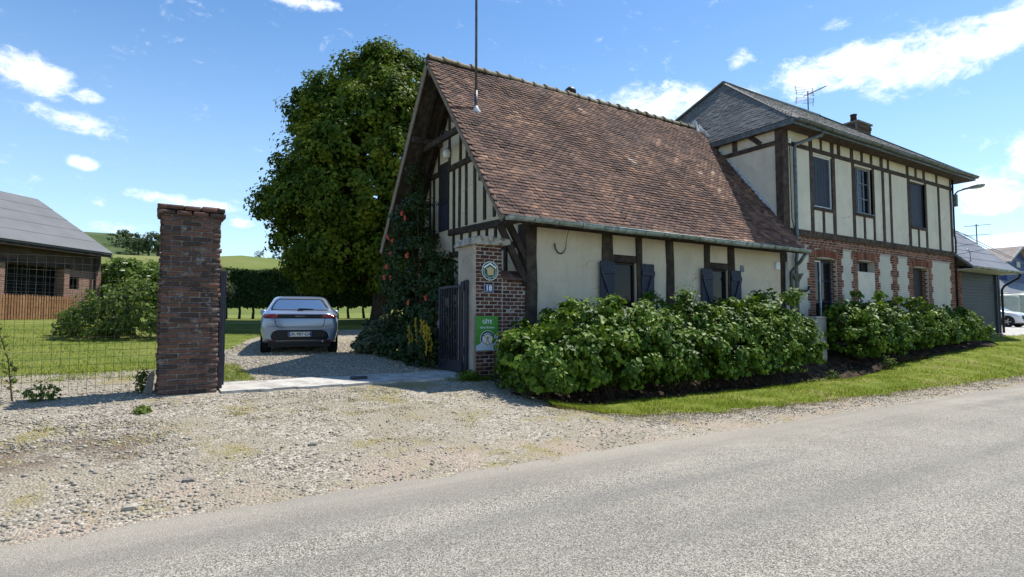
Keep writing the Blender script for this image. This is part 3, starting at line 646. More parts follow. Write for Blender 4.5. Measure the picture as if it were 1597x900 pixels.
put('air_vent', MB().box((12.43, FV - .02, 2.66), (12.56, FV + .01, 2.82)).box((12.445, FV - .026, 2.69), (12.545, FV - .018, 2.705)).box((12.445, FV - .026, 2.73), (12.545, FV - .018, 2.745)).box((12.445, FV - .026, 2.77), (12.545, FV - .018, 2.785)), M['grey_paint'], CO)
put('meter_box', MB().box((13.86, FV - .06, 2.78), (14.04, FV + .01, 2.98)), M['white_paint'], CO, bevel=.01)
# cable hanging in a loop from the eave
pts = [(6.96, FV - .14, 3.28), (6.96, FV - .05, 3.12), (6.95, FV - .03, 3.0)] + [(6.81 + .14 * cos(t), FV - .03, 2.95 + .19 * sin(t)) for t in np.linspace(0, -pi, 14)] 
put('loose_cable', MB().tube(pts[:3], .006, 6).tube(pts[2:], [.006 + .008 * i / 14 for i in range(len(pts) - 2)], 6), M['black_plastic'], CO, True)
# gable timber frame (plane u = 6.02, facing the drive)
GU = 6.04
def gbeam(p, q, w, nm, pr=.03): return put(nm, MB().beam((GU - pr / 2 + .02, *p), (GU - pr / 2 + .02, *q), pr + .04, w, up=(0, -(q[1] - p[1]), q[0] - p[0])), M['timber'], CO, bevel=.006)
gbeam((9.22, 3.41), (12.25, 3.53), .15, 'timber_rail', .05); gbeam((12.83, 3.53), (14.1, 3.53), .14, 'timber_rail', .05)
gbeam((10.45, 5.065), (12.26, 5.065), .13, 'timber_rail', .05); gbeam((12.82, 5.065), (13.45, 5.065), .12, 'timber_rail', .05)
gbeam((9.22, 2.93), (12.2, 2.99), .13, 'timber_rail', .045)
def stud(v, z0, z1, w=.085): gbeam((v, z0), (v + random.uniform(-.02, .02), z1), w, 'timber_stud', .03 + random.uniform(0, .006))
for v, w in ((11.99, .09), (11.72, .09), (11.38, .09), (10.97, .09), (10.55, .10), (10.14, .09), (9.8, .09)):
    top = min(5.0, roofz(v) - .16); stud(v, 3.60 if v > 10 else 3.58, top, w)
for v in (13.1, 13.35): stud(v, 3.6, min(5.0, roofz(v) - .16))
for v in (11.05, 11.36, 11.67, 12.24, 12.84): stud(v, 5.13, roofz(v) - .16)
for v in (9.75, 10.1, 10.45, 10.8, 11.2, 11.6, 12.0): stud(v, 3.05, 3.42 if v < 11 else 3.45)
for v in (9.7, 10.5, 11.3, 12.1): stud(v, .5, 2.9, .11)
gbeam((8.99, .45), (8.99, 3.34), .08, 'timber_post', .04)
put('corner_post', MB().box((GU - .035, 8.99, .45), (GU + .06, 9.22, 3.3)), M['timber'], CO, bevel=.008)
ld = put('loft_door', MB().box((GU - .03, 12.27, 3.62), (GU + .05, 12.81, 5.28)), M['dark_door'], CO, bevel=.006)
for i in range(4): put('plank', MB().box((GU - .045, 12.29 + i * .127, 3.64), (GU - .032, 12.405 + i * .127, 4.25)), M['shutter'], ld)
put('handle', MB().box((GU - .06, 12.34, 4.28), (GU - .03, 12.8, 4.34)), M['iron'], ld)
lw = put('lower_window', MB().box((GU - .02, 12.0, 2.25), (GU + .05, 12.75, 2.88)), M['dark_door'], CO)
put('pane', MB().box((GU - .028, 12.06, 2.31), (GU - .021, 12.69, 2.82)), M['glass'], lw)
put('wall_lamp', MB().lathe((GU - .10, 12.23, 5.42), [(.02, .14), (.075, .10), (.10, .02), (.075, -.08), (.03, -.1)], 12).box((GU - .1, 12.21, 5.5), (GU, 12.25, 5.54)), M['white_paint'], CO, True)
put('pulley_hook', MB().tube([(GU, 12.27, 5.98), (GU - .22, 12.27, 5.98), (GU - .24, 12.27, 5.86), (GU - .2, 12.27, 5.76), (GU - .13, 12.27, 5.78), (GU - .12, 12.27, 5.84)], .018, 6), M['iron'], CO, True)
# brackets holding the eave in front of the gable
for a, b in (((5.42, 8.93, 3.22), (6.0, 8.93, 2.15)), ((5.62, 8.97, 3.28), (6.02, 8.97, 2.62))):
    put('timber_brace', MB().beam(a, b, .09, .12), M['timber'], CO, bevel=.008)
# roof: slab, verge boards, rafters, tiles
RU0, RU1 = 5.20, 14.46
mb = MB(); T_ = .09
for (v0, z0, v1, z1) in ((EV, EZ, AV, AZ_), (AV, AZ_, BV_, BZ)):
    mb.prism([(RU0 + .03, v0, z0 - .02), (RU1, v0, z0 - .02), (RU1, v1, z1 - .02), (RU0 + .03, v1, z1 - .02)], (0, 0, -T_))
RO = put('roof', mb, M['timber'], CO)
put('roof_backing', MB().prism([(5.26, AV, AZ_ + .0), (RU1, AV, AZ_ + .0), (RU1, BV_ + .02, BZ - .0), (5.26, BV_ + .02, BZ - .0)], (0, 0, .035)), M['tile'], RO)
for (p, q) in (((EV - .02, EZ - .06), (AV, AZ_ - .05)), ((BV_ + .02, BZ - .06), (AV, AZ_ - .05))):
    put('bargeboard', MB().beam((RU0 + .012, *p), (RU0 + .012, *q), .03, .15), M['bargeboard'], CO, bevel=.004)
for off, du in ((.22, .32), (.22, .62)):
    for (p, q) in (((EV + .15, EZ + .02), (AV, AZ_ - .2)), ((BV_ - .12, BZ + .02), (AV, AZ_ - .2))):
        put('rafter', MB().beam((RU0 + du, p[0], p[1] - .1), (RU0 + du, q[0], q[1] - .02), .075, .11), M['timber'], CO)
for v in (9.4, 10.6, 12.7, 13.75):
    put('purlin', MB().beam((RU0 + .06, v, roofz(v) - .24), (6.3, v, roofz(v) - .24), .11, .14), M['timber_up'], CO)
put('purlin', MB().beam((RU0 + .06, AV, AZ_ - .27), (6.3, AV, AZ_ - .27), .12, .15), M['timber_up'], CO)
put('collar_beam', MB().beam((5.62, 10.55, 5.62), (5.62, 12.85, 5.62), .09, .13), M['timber'], CO)
put('collar_beam', MB().beam((5.62, 9.4, 4.2), (5.62, 14.0, 4.2), .08, .12), M['timber'], CO) if False else None
ang = math.atan(SL); L = sqrt((AV - EV)**2 + (AZ_ - EZ)**2)
row, colw = .090, .168; items = []; nrow = int(L / row); dn = Vector((0, -sin(ang), cos(ang))); ds = Vector((0, cos(ang), sin(ang)))
for j in range(nrow):
    s = j * row + .02; nc = int((RU1 - RU0) / colw) + 1
    for i in range(nc):
        u = RU0 + colw * (i + (.5 if j % 2 else 0) + .15)
        if u > RU1 - .02: continue
        if u > 14.42 and s > 0: continue
        sag = .085 * (float(vn(u, s, 2.1, 4)) - .5) + .02 * (float(vn(u, s, .4, 6)) - .5)
        p = Vector((u + random.uniform(-.006, .006), EV - .05, EZ - .03)) + ds * (s + .10 + random.uniform(-.005, .005)) + dn * (.042 + sag + random.uniform(0, .004))
        items.append((p, (ang - .165 + random.gauss(0, .014), random.gauss(0, .010), random.gauss(0, .018)), (.164, .21, .023)))
pieces('roof_tile', items, M['tile'], RO)
# rear roof tiles seen edge-on along the left verge
angb = math.atan((AZ_ - BZ) / (BV_ - AV)); Lb = sqrt((BV_ - AV)**2 + (AZ_ - BZ)**2); db = Vector((0, -cos(angb), sin(angb))); dnb = Vector((0, sin(angb), cos(angb)))
items = []
for j in range(int(Lb / row)):
    for i in range(2):
        p = Vector((RU0 + .08 + i * colw + random.uniform(-.01, .01), BV_ + .03, BZ - .02)) + db * (j * row + .1) + dnb * .04
        items.append((p, (-angb + .1 + random.gauss(0, .03), 0, random.gauss(0, .03)), (.165, .235, .016)))
pieces('verge_tile', items, M['tile'], RO)
rt = MB()
for k in range(9):
    pass
def ridge_unit():
    V = []; F = []; n = 9
    for (x, rr) in ((-.5, .125), (-.36, .125), (-.36, .105), (.5, .098)):
        for k in range(n):
            a = pi * (k / (n - 1)); V.append((x, cos(a) * rr * 1.15, sin(a) * rr - .02))
    for i in range(3):
        for k in range(n - 1): F.append((i*n+k, i*n+k+1, (i+1)*n+k+1, (i+1)*n+k))
    V2 = [(x, y * .86, z - .018) for x, y, z in V]; m = len(V); V += V2
    F += [tuple(i + m for i in f[::-1]) for f in F]
    F += [tuple([*range(n), *[m + k for k in range(n - 1, -1, -1)]])]
    return V, F
rv, rf = ridge_unit(); rme = mesh('ridge_tile', rv, rf, None, M['ridge'], False)
nr_ = 25; rl = (RU1 - RU0 - .3) / nr_
for i in range(nr_):
    u = RU0 + .02 + rl * (i + .5); o = inst('ridge_tile', rme, (u, AV, AZ_ + .03 + random.uniform(-.012, .012) + .02 * sin(u * 1.1)), (0, random.gauss(0, .02), random.gauss(0, .03)), (rl, 1, 1), RO)
    o.location = Vector((u, AV, AZ_ + .045 + random.uniform(-.012, .012)))
    mo = put('mortar_bed', MB().box((u - .02, AV - .12, AZ_ - .02), (u + .02, AV + .12, AZ_ + .02)), M['ridge'], RO) if False else None
# gutter along the eave
def gutter(par, u0, u1, v, z, r=.065, mat='zinc', n=18):
    V = []; F = []; k = 9
    for i in range(n + 1):
        u = u0 + (u1 - u0) * i / n; dz = .012 * sin(i * .9)
        for j in range(k):
            a = pi + pi * j / (k - 1); V.append((u, v + r * cos(a), z + dz + r * sin(a)))
        for j in range(k):
            a = 2 * pi - pi * j / (k - 1); V.append((u, v + r * .9 * cos(a), z + dz + .004 + r * .9 * sin(a)))
    q = 2 * k
    for i in range(n):
        for j in range(q): F.append((i*q+j, i*q+(j+1)%q, (i+1)*q+(j+1)%q, (i+1)*q+j))
    mb = MB(); mb.add(V, F)
    mb.tube([(u0, v - r, z + .004), (u1, v - r, z + .004)], .011, 6)
    for u in (u0, u1): mb.add([(u, v + r * cos(pi + pi * j / 8), z + r * sin(pi + pi * j / 8)) for j in range(9)], [tuple(range(9))])
    g = put('gutter', mb, M[mat], par, True)
    br = MB()
    for i in range(1, int((u1 - u0) / .55)):
        u = u0 + i * .55; br.tube([(u, v + (r + .006) * cos(pi + pi * j / 6), z + (r + .006) * sin(pi + pi * j / 6)) for j in range(7)], .008, 5)
    put('gutter_bracket', br, M['zinc_dark'], g); return g
gutter(CO, 5.24, 14.52, 8.39, 3.275, .078)
put('downpipe', MB().tube([(14.50, 8.46, 3.2), (14.50, 8.62, 3.0), (14.50, 8.88, 2.75), (14.50, 8.9, .6)], .045, 10), M['zinc_dark'], CO, True)
put('drain_hopper', MB().lathe((14.78, 8.88, 2.55), [(.05, -.18), (.06, -.05), (.17, .14), (.18, .16)], 4), M['zinc_dark'], CO)
put('wall_pipe', MB().tube([(14.24, 8.86, 3.0), (14.24, 8.86, .8)], .03, 8), M['white_post'], CO, True)
put('roof_vent', MB().lathe((9.42, AV + .12, AZ_ + .06), [(.13, 0), (.13, .1), (.16, .12), (.15, .2), (.08, .27), (.01, .29)], 14), M['black_plastic'], CO, True)
ms = thing('aerial_mast', (5.81, 10.55, roofz(10.55)), 'tall thin grey steel mast rising from a pale collar on the tiled roof', 'mast')
mz = roofz(10.55)
put('pole', MB().tube([(5.81, 10.55, mz - .05), (5.81, 10.55, mz + .5)], .036, 10).tube([(5.81, 10.55, mz + .5), (5.81, 10.55, mz + 4.2)], .027, 10), M['mast'], ms, True)
put('collar', MB().lathe((5.81, 10.55, mz), [(.12, -.10), (.10, .06), (.05, .12), (.045, .16)], 12), M['lead'], ms, True)

# ------------------------------------------------------------------ two-storey house
HO = thing('house', (19.7, 12, .6), 'tall two-storey half-timbered house with a brick ground floor and grey slate hip roof', 'house')
HV = 9.0; HU0, HU1 = 14.42, 25.02; zb = 3.97
mb = MB(); H3 = [(1.46, 2.46, 4.69, 6.2), (3.72, 4.79, 4.75, 6.2), (7.33, 8.41, 4.66, 6.2)]
wall_holes(mb, (HU0, HV, 0), (1, 0, 0), (0, -1, 0), HU1 - HU0, 6.86, H3, .16, 3.78); put('upper_wall', mb, M['plaster_up'], HO)
mb = MB(); HL = [(1.42, 2.58, .3, 3.22), (3.73, 4.76, 2.94, 3.27), (7.31, 8.48, .3, 3.25)]
wall_holes(mb, (HU0, HV + .002, 0), (1, 0, 0), (0, -1, 0), HU1 - HU0, 3.78, HL, .34, .3); put('lower_wall', mb, M['plaster_low'], HO)
put('side_wall', MB().prism([(HU0, HV + .005, .3), (HU0, 15.2, .3), (HU0, 15.2, 6.86), (HU0, HV + .005, 6.86)], (.12, 0, 0)), M['plaster_up'], HO)
put('side_wall', MB().prism([(HU1, HV + .005, .3), (HU1, 15.2, .3), (HU1, 15.2, 6.86), (HU1, HV + .005, 6.86)], (-.12, 0, 0)), M['plaster_up'], HO)
put('rear_wall', MB().box((HU0, 15.0, .3), (HU1, 15.2, 6.86)), M['plaster_up'], HO)
put('interior', MB().box((HU0 + .2, HV + .42, .3), (HU1 - .2, HV + .46, 6.8)), M['void'], HO)
def hb(u0, u1, z0, z1, nm='timber_post', mat='timber_up', pr=.02, par=None): return put(nm, MB().box((u0, HV - pr, z0), (u1, HV + .06, z1)), M[mat], par or HO, bevel=.006)
hb(14.39, 14.67, 3.90, 6.86, 'corner_post', pr=.03)
put('corner_post', MB().box((HU0 - .028, HV - .026, 3.95), (HU0 + .03, HV + .19, 6.86)), M['timber_up'], HO, bevel=.006)
ST = [(15.72, 15.88), (16.88, 17.04), (17.99, 18.14), (19.21, 19.33), (19.82, 19.97), (20.32, 20.45), (21.57, 21.75), (22.83, 22.97), (23.86, 24.0), (24.86, 25.02)]
for a, b in ST: hb(a, b, 3.965, 6.248)
hb(14.672, 25.03, 6.25, 6.375, 'timber_rail', pr=.024)
hb(14.672, 25.06, 6.70, 6.86, 'top_plate', pr=.026)
put('sill_beam', MB().box((14.40, HV - .05, 3.78), (25.05, HV + .06, 3.963)), M['old_beam'], HO, bevel=.015)
for a, b in [(15.70, 15.87), (16.28, 16.38), (16.82, 17.0), (17.2, 17.36), (17.93, 18.10), (18.55, 18.68), (19.12, 19.26), (19.74, 19.92), (20.22, 20.34), (21.52, 21.68), (22.14, 22.28), (22.74, 22.9), (23.75, 23.88), (24.88, 25.02)]: hb(a, b, 6.376, 6.70, 'timber_stud')
WN = [(15.88, 16.88, 4.69), (18.14, 19.21, 4.75), (21.75, 22.83, 4.66)]
for a, b, z in WN:
    hb(a + .001, b - .001, z - .10, z - .004, 'window_sill', pr=.035); hb((a + b) / 2 - .06, (a + b) / 2 + .05, 3.965, z - .102, 'timber_stud')
def frame(par, u0, u1, z0, z1, v, w, d, mat, nm='window', bars=(), rails=()):
    mb = MB().box((u0, v, z0), (u0 + w, v + d, z1)).box((u1 - w, v, z0), (u1, v + d, z1)).box((u0 + w, v + .001, z0), (u1 - w, v + d, z0 + w)).box((u0 + w, v + .001, z1 - w), (u1 - w, v + d, z1))
    for x in bars: mb.box((x - .014, v + .004, z0 + w), (x + .014, v + d - .004, z1 - w))
    for z in rails: mb.box((u0 + w, v + .007, z - .013), (u1 - w, v + d - .007, z + .013))
    o = put(nm, mb, M[mat], par); return o
w = frame(HO, 15.885, 16.875, 4.695, 6.195, HV + .03, .035, .05, 'white_paint')
for i in range(6): put('shutter_plank', MB().box((15.925 + i * .152, HV + .055, 4.735), (16.068 + i * .152, HV + .078, 6.155)), M['shutter'], w)
w = frame(HO, 18.145, 18.46, 4.755, 6.195, HV + .10, .03, .04, 'grey_paint', bars=(18.3,), rails=(5.24, 5.72)); put('pane', MB().box((18.15, HV + .125, 4.76), (18.46, HV + .13, 6.19)), M['glass'], w)
w = frame(HO, 18.47, 19.205, 4.755, 6.195, HV + .08, .055, .05, 'grey_paint', bars=(18.84,), rails=(5.24, 5.72)); put('pane', MB().box((18.48, HV + .11, 4.76), (19.2, HV + .115, 6.19)), M['glass'], w)
put('window_ledge', MB().box((18.10, HV - .07, 4.725), (19.25, HV + .09, 4.752)), M['grey_paint'], HO)
s = frame(HO, 21.755, 22.825, 4.665, 6.195, HV + .04, .05, .05, 'dark_door', nm='closed_shutter')
for i in range(7): put('plank', MB().box((21.81 + i * .137, HV + .06, 4.72), (21.94 + i * .137, HV + .082, 6.14)), M['shutter'], s)
# french window, vent window, door on the ground floor
w = frame(HO, 15.85, 16.42, .7, 3.18, HV + .18, .045, .05, 'grey_paint', rails=(1.4, 2.0, 2.6)); put('edge_strip', MB().box((16.39, HV + .165, .7), (16.425, HV + .179, 3.18)).box((15.85, HV + .165, 3.14), (16.389, HV + .179, 3.18)), M['white_paint'], w); put('pane', MB().box((15.86, HV + .2, .7), (16.41, HV + .206, 3.17)), M['glass'], w)
w = frame(HO, 16.43, 16.99, .7, 3.18, HV + .18, .06, .05, 'shutter', rails=(1.4, 2.0, 2.6)); put('pane', MB().box((16.44, HV + .2, .7), (16.98, HV + .206, 3.17)), M['glass'], w)
w = frame(HO, 18.155, 19.175, 2.945, 3.265, HV + .2, .03, .04, 'dark_door', nm='vent_window', bars=(18.5, 18.84)); put('pane', MB().box((18.16, HV + .225, 2.95), (19.17, HV + .23, 3.26)), M['glass'], w)
d = put('door', MB().box((21.735, HV + .2, .8), (22.895, HV + .26, 3.24)), M['dark_door'], HO)
for i in range(6): put('plank', MB().box((21.76 + i * .186, HV + .185, .85), (21.935 + i * .186, HV + .199, 3.2)), M['dark_door'], d)
put('handle', MB().tube([(22.75, HV + .19, 1.9), (22.75, HV + .14, 1.9), (22.64, HV + .14, 1.9)], .012, 6), M['alu'], d)
# bricks: band, jambs, arches, pilaster
items = []; CH = .0715
def brick(u, v, z, w, d=.1, h=.058, rz=0): items.append(((u, v, z), (random.gauss(0, .01), random.gauss(0, .012), rz + random.gauss(0, .01)), (w, d, h)))
for j in range(4):
    z = 3.78 - (j + .5) * CH; u = 14.9 + (.12 if j % 2 else 0)
    if j == 3: segs = [(15.5, 17.4), (17.8, 19.55), (20.2, 20.76), (21.35, 23.25), (24.65, 25.05)]
    else: segs = [(14.95, 25.05)]
    for a, b in segs:
        u = a + (.06 if j % 2 else 0)
        while u < b - .05: wv = min(.215, b - u); brick(u + wv / 2, HV + .035, z, wv - .014); u += .226
def jamb(u0, u1, edge, z0=1.15, z1=3.5):
    """toothed brick jamb: straight on the opening side (edge=-1: opening to the right)"""
    n = int((z1 - z0) / CH)
    for j in range(n):
        z = z1 - (j + .5) * CH; lng = (j // 3) % 2 == 0; w = u1 - u0 + (.1 if lng else 0)
        a, b = (u0 - (.1 if lng else 0), u1) if edge < 0 else (u0, u1 + (.1 if lng else 0))
        if edge == 0: e = .05 if lng else -.06; a, b = u0 - e, u1 + e
        m = max(1, round((b - a) / .2)); q = (b - a) / m
        for i in range(m): brick(a + q * (i + .5), HV + .032, z, q - .013)
jamb(15.56, 15.84, -1); jamb(17.0, 17.24, 1); jamb(17.90, 18.15, -1, 1.4); jamb(19.18, 19.42, 1, 1.4); jamb(20.26, 20.70, 0, 1.4); jamb(21.46, 21.73, -1, 1.2); jamb(22.9, 23.12, 1, 1.2); jamb(24.72, 25.04, -1, 1.0)
for j in range(34):                                        # inner right reveal of the french window and of the door
    z = 3.2 - (j + .5) * CH
    for k in range(2): brick(17.008, HV + .10 + k * .13 + (.05 if j % 2 else 0), z, .03, .115)
    for k in range(2): brick(22.90, HV + .10 + k * .13 + (.05 if j % 2 else 0), z, .03, .115)
for (a, b, z) in ((15.82, 17.02, 3.22), (18.13, 19.2, 3.27), (21.71, 22.92, 3.25)):
    n = int((b - a) / .075)
    for i in range(n):
        t = (i + .5) / n; brick(a + (b - a) * t, HV + .025, z + .11 + .05 * (1 - (2 * t - 1)**2), .066, .10, .225)
BW = put('brickwork_bed', MB().box((14.95, HV - .003, 3.50), (25.03, HV + .03, 3.782)), M['mortar'], HO)
bed = MB()
for a, b, z0 in ((15.5, 15.838, 1.1), (17.002, 17.3, 1.1), (17.84, 18.148, 1.3), (19.182, 19.48, 1.3), (20.28, 20.68, 1.3), (21.40, 21.728, 1.1), (22.902, 23.18, 1.1), (24.68, 25.022, .9)): bed = MB(); bed.box((a + .04, HV - .004, z0), (b - .03 if a < 24 else b, HV + .03, 3.497)); put('jamb_mortar', bed, M['mortar'], HO)
for a, b, z in ((15.842, 16.998, 3.222), (18.152, 19.178, 3.272), (21.732, 22.898, 3.252)): put('arch_mortar', MB().box((a, HV - .004, z), (b, HV + .03, 3.497)), M['mortar'], HO)
pieces('brick', items, M['brick_house'], HO)
put('blocked_panel', MB().box((18.16, HV - .012, 1.2), (19.17, HV + .01, 2.93)), M['pale_plaster'] if False else M['plaster_up'], HO)
# side wall timbers above the cottage roof
SU = HU0 - .02
def sb(p, q, w, nm, pr=.03): return put(nm, MB().beam((SU + .012, *p), (SU + .012, *q), pr + .03, w, up=(0, -(q[1] - p[1]), q[0] - p[0])), M['timber_up'], HO, bevel=.006)
sb((9.19, 6.315), (11.5, 6.315), .12, 'timber_rail', .035); sb((9.19, 6.78), (12.0, 6.78), .12, 'top_plate', .034)
sb((10.46, 6.38), (10.46, 6.72), .15, 'timber_stud'); sb((9.62, 6.39), (9.98, 6.71), .13, 'timber_brace', .026); sb((11.3, 6.35), (11.02, 6.71), .12, 'timber_brace', .026)
# zinc flashing between side wall and cottage roof, and the pale upstand at the ridge
put('flashing', MB().prism([(HU0 - .012, 9.0, roofz(9.0) + .02), (HU0 - .012, 11.74, roofz(11.74) + .02), (HU0 - .012, 11.74, roofz(11.74) + .24), (HU0 - .012, 9.0, roofz(9.0) + .22)], (.01, 0, 0)).prism([(HU0 - .2, 9.0, roofz(9.0) + .075), (HU0 - .2, 11.74, roofz(11.74) + .075), (HU0 - .005, 11.74, roofz(11.74) + .085), (HU0 - .005, 9.0, roofz(9.0) + .085)], (0, 0, .006)), M['lead'], HO)
put('ridge_flashing', MB().prism([(14.12, AV - .2, AZ_ - .22), (14.30, AV - .2, AZ_ - .22), (14.42, AV + .2, AZ_ + .32), (14.22, AV - .06, AZ_ + .30)], (.02, .12, .02)), M['lead'], HO)
# slate hip roof
EU0, EU1, HEV, HBV, EZH = 14.24, 25.92, 8.55, 15.45, 6.80; RA, RB, RV, RZ = 16.02, 21.7, 12.0, 9.32
c00, c10, c11, c01 = Vector((EU0, HEV, EZH)), Vector((EU1, HEV, EZH)), Vector((EU1, HBV, EZH)), Vector((EU0, HBV, EZH)); ra, rb = Vector((RA, RV, RZ)), Vector((RB, RV, RZ))
dz = Vector((0, 0, -.09)); mb = MB()
mb.add([c00, c10, c11, c01, ra, rb] + [c00 + dz, c10 + dz, c11 + dz, c01 + dz], [(0, 1, 5, 4), (1, 2, 5), (2, 3, 4, 5), (3, 0, 4), (0, 6, 7, 1), (1, 7, 8, 2), (2, 8, 9, 3), (3, 9, 6, 0), (9, 8, 7, 6)])
HR = put('roof', mb, M['slate'], HO)
put('soffit', MB().box((EU0 + .03, HEV + .03, EZH - .14), (EU1 - .03, HV - .03, EZH - .092)).box((EU0 + .03, HV - .03, EZH - .14), (HU0 - .03, HBV - .1, EZH - .092)).box((HU1 + .03, HV - .03, EZH - .14), (EU1 - .03, HBV - .1, EZH - .092)), M['timber_up'], HO)
fas = MB(); fas.box((EU0 - .012, HEV - .015, EZH - .15), (EU0 + .012, HBV, EZH - .01)); fas.box((EU1 - .012, HEV - .015, EZH - .15), (EU1 + .012, HBV, EZH - .01)); fas.box((EU0 + .013, HEV - .012, EZH - .15), (EU1 - .013, HEV + .012, EZH - .01))
put('fascia', fas, M['zinc_dark'], HO)
def slates(poly, rowh=.10, w=.2):
    """slates over a planar polygon poly[0]->poly[1] being the eave"""
    p0, p1, pu = poly[0], poly[1], poly[-1]; e = (p1 - p0).normalized(); n = e.cross(pu - p0).normalized()
    if n.z < 0: n = -n
    up = n.cross(e).normalized(); up = -up if up.z < 0 else up; loc = [((q - p0).dot(e), (q - p0).dot(up)) for q in poly]
    X = Matrix((e, up, n)).transposed().to_euler(); out = []; hmax = max(q[1] for q in loc); j = 0
    while j * rowh < hmax - .03:
        y = j * rowh + .06; xs = []
        for a, b in zip(loc, loc[1:] + loc[:1]):
            if (a[1] - y) * (b[1] - y) < 0: xs.append(a[0] + (b[0] - a[0]) * (y - a[1]) / (b[1] - a[1]))
        if len(xs) >= 2:
            x = min(xs) + (w / 2 if j % 2 else 0); x1 = max(xs)
            while x < x1 - .03:
                ww = min(w, x1 - x); c = p0 + e * (x + ww / 2) + up * (y + .02 + random.uniform(-.005, .005)) + n * (.016 + random.uniform(0, .006))
                if random.random() > .006:
                    out.append((c, (X.x - .04 + random.gauss(0, .004), X.y + random.gauss(0, .006), X.z + random.gauss(0, .006)), (ww - .003, .19, .007)))
                x += w
        j += 1
    return out
it = slates([c01, c00, ra]) + slates([c00, c10, rb, ra])
# tilt about local x only: rebuild rotations from matrices so slates lie on each other like shingles
pieces('slate', it, M['slate'], HR)
put('ridge_cap', MB().tube([(RA - .05, RV, RZ + .03), (RB + .05, RV, RZ + .03)], .075, 8), M['zinc_dark'], HR, True)
put('hip_cap', MB().beam(c00 + Vector((.05, .05, .05)), ra + Vector((0, 0, .035)), .12, .012), M['slate'], HR)
for ca, rr in ((c01, ra), (c11, rb)): put('hip_cap', MB().beam(ca + Vector((0, -.05, .06)), rr + Vector((0, .03, .05)), .22, .05), M['slate'], HR)
put('hip_cap', MB().beam(c10 + Vector((-.05, .05, .05)), rb + Vector((0, 0, .035)), .16, .02), M['slate'], HR)
gutter(HO, EU0 + .05, EU1 - .02, HEV - .07, EZH - .02, .075, 'zinc_dark', 24)
put('downpipe', MB().tube([(15.62, HEV - .02, 6.70), (15.62, HEV + .02, 6.58), (14.9, HV - .08, 6.28), (14.86, HV - .09, 6.1), (14.86, HV - .09, 3.3), (14.80, HV - .09, 3.1), (14.80, HV - .09, .7)], .05, 10), M['zinc_dark'], HO, True)
put('junction_box', MB().box((14.66, HV - .07, 6.30), (14.74, HV - .02, 6.42)), M['white_paint'], HO)
cb = MB().tube([(14.70, HV - .045, 6.3), (14.70, HV - .05, 5.3), (14.71, HV - .05, 4.6), (14.68, HV - .07, 4.2), (14.74, HV - .1, 3.95), (14.66, HV - .12, 3.8)], .012, 5); put('cable', cb, M['black_plastic'], HO)
put('pipe_elbow', MB().tube([(14.82, HV - .06, 2.28), (15.25, HV - .08, 2.26), (15.36, HV - .08, 2.30), (15.38, HV - .08, 2.40)], .032, 8), M['black_plastic'], HO, True)
put('corner_cable', MB().tube([(25.06, HV - .04, 6.7), (25.06, HV - .04, 4.6), (25.09, HV - .06, 4.4), (25.07, HV - .05, 3.6), (25.07, HV - .05, 1.0)], .03, 6), M['black_plastic'], HO, True)
# chimney: brick stack with a clay pot, a part of the roof
cz = 7.3; ch = put('chimney', MB().box((23.93, 11.68, cz), (24.97, 12.42, 9.44)), M['mortar_dark'], HO)
bi = []
for j in range(30):
    z = cz + (j + .5) * .0715; out_ = .035 if j in (27, 28) else .0
    if z > 9.44: break
    for k in range(5):
        bi.append(((23.93 + .1 + k * .21 + (.0 if j % 2 else .0), 11.70 - out_, z), (0, 0, random.gauss(0, .02)), (.198, .09, .058)))
    for k in range(3): bi.append(((23.94 - out_, 11.76 + .12 + k * .23, z), (0, 0, pi / 2 + random.gauss(0, .02)), (.215, .09, .058)))
pieces('brick', bi, M['brick_pier'], ch, limit=120)
for o in ch.children: pass
put('chimney_cap', MB().box((23.87, 11.6, 9.44), (25.03, 12.5, 9.52)), M['mortar_dark'], ch, bevel=.02)
put('chimney_pot', MB().lathe((24.2, 11.95, 9.5), [(.15, 0), (.125, .1), (.11, .3), (.13, .33), (.13, .37), (.09, .37)], 14), M['brick_gate'], ch, True)
# aerial on the slate ridge
ae = thing('tv_aerial', (21.0, 12.0, RZ), 'tv aerial with a comb of rods on the slate ridge', 'aerial')
put('pole', MB().tube([(21.0, 12, RZ - .05), (21.0, 12, RZ + .85)], .022, 8), M['mast'], ae)
rd_ = Vector((.80, -.30, .42)).normalized(); b0 = Vector((20.8, 12.05, RZ + .62)); b1 = b0 + rd_ * 1.15
put('boom', MB().beam(b0, b1, .022, .022), M['alu'], ae)
el_ = MB(); perp = Vector((.25, .9, .25)).normalized()
for k in range(10): p = b0 + rd_ * (.12 + k * .11); el_.beam(p - perp * (.17 - .008 * k), p + perp * (.17 - .008 * k), .012, .012)
put('rod', el_, M['alu'], ae)
rf_ = MB()
for sgn in (-1, 1):
    for k in range(5): p = Vector((20.78 - .03 * k, 12.05, RZ + .62 + sgn * (.06 + k * .06))); rf_.beam(p + Vector((-.32, .1, 0)), p + Vector((.42, -.2, 0)), .01, .01)
    rf_.beam((20.5, 12.15, RZ + .62 + sgn * .04), (20.45, 12.15, RZ + .62 + sgn * .36), .014, .014); rf_.beam((21.2, 11.9, RZ + .62 + sgn * .04), (21.15, 11.9, RZ + .62 + sgn * .36), .014, .014)
put('reflector', rf_, M['alu'], ae)
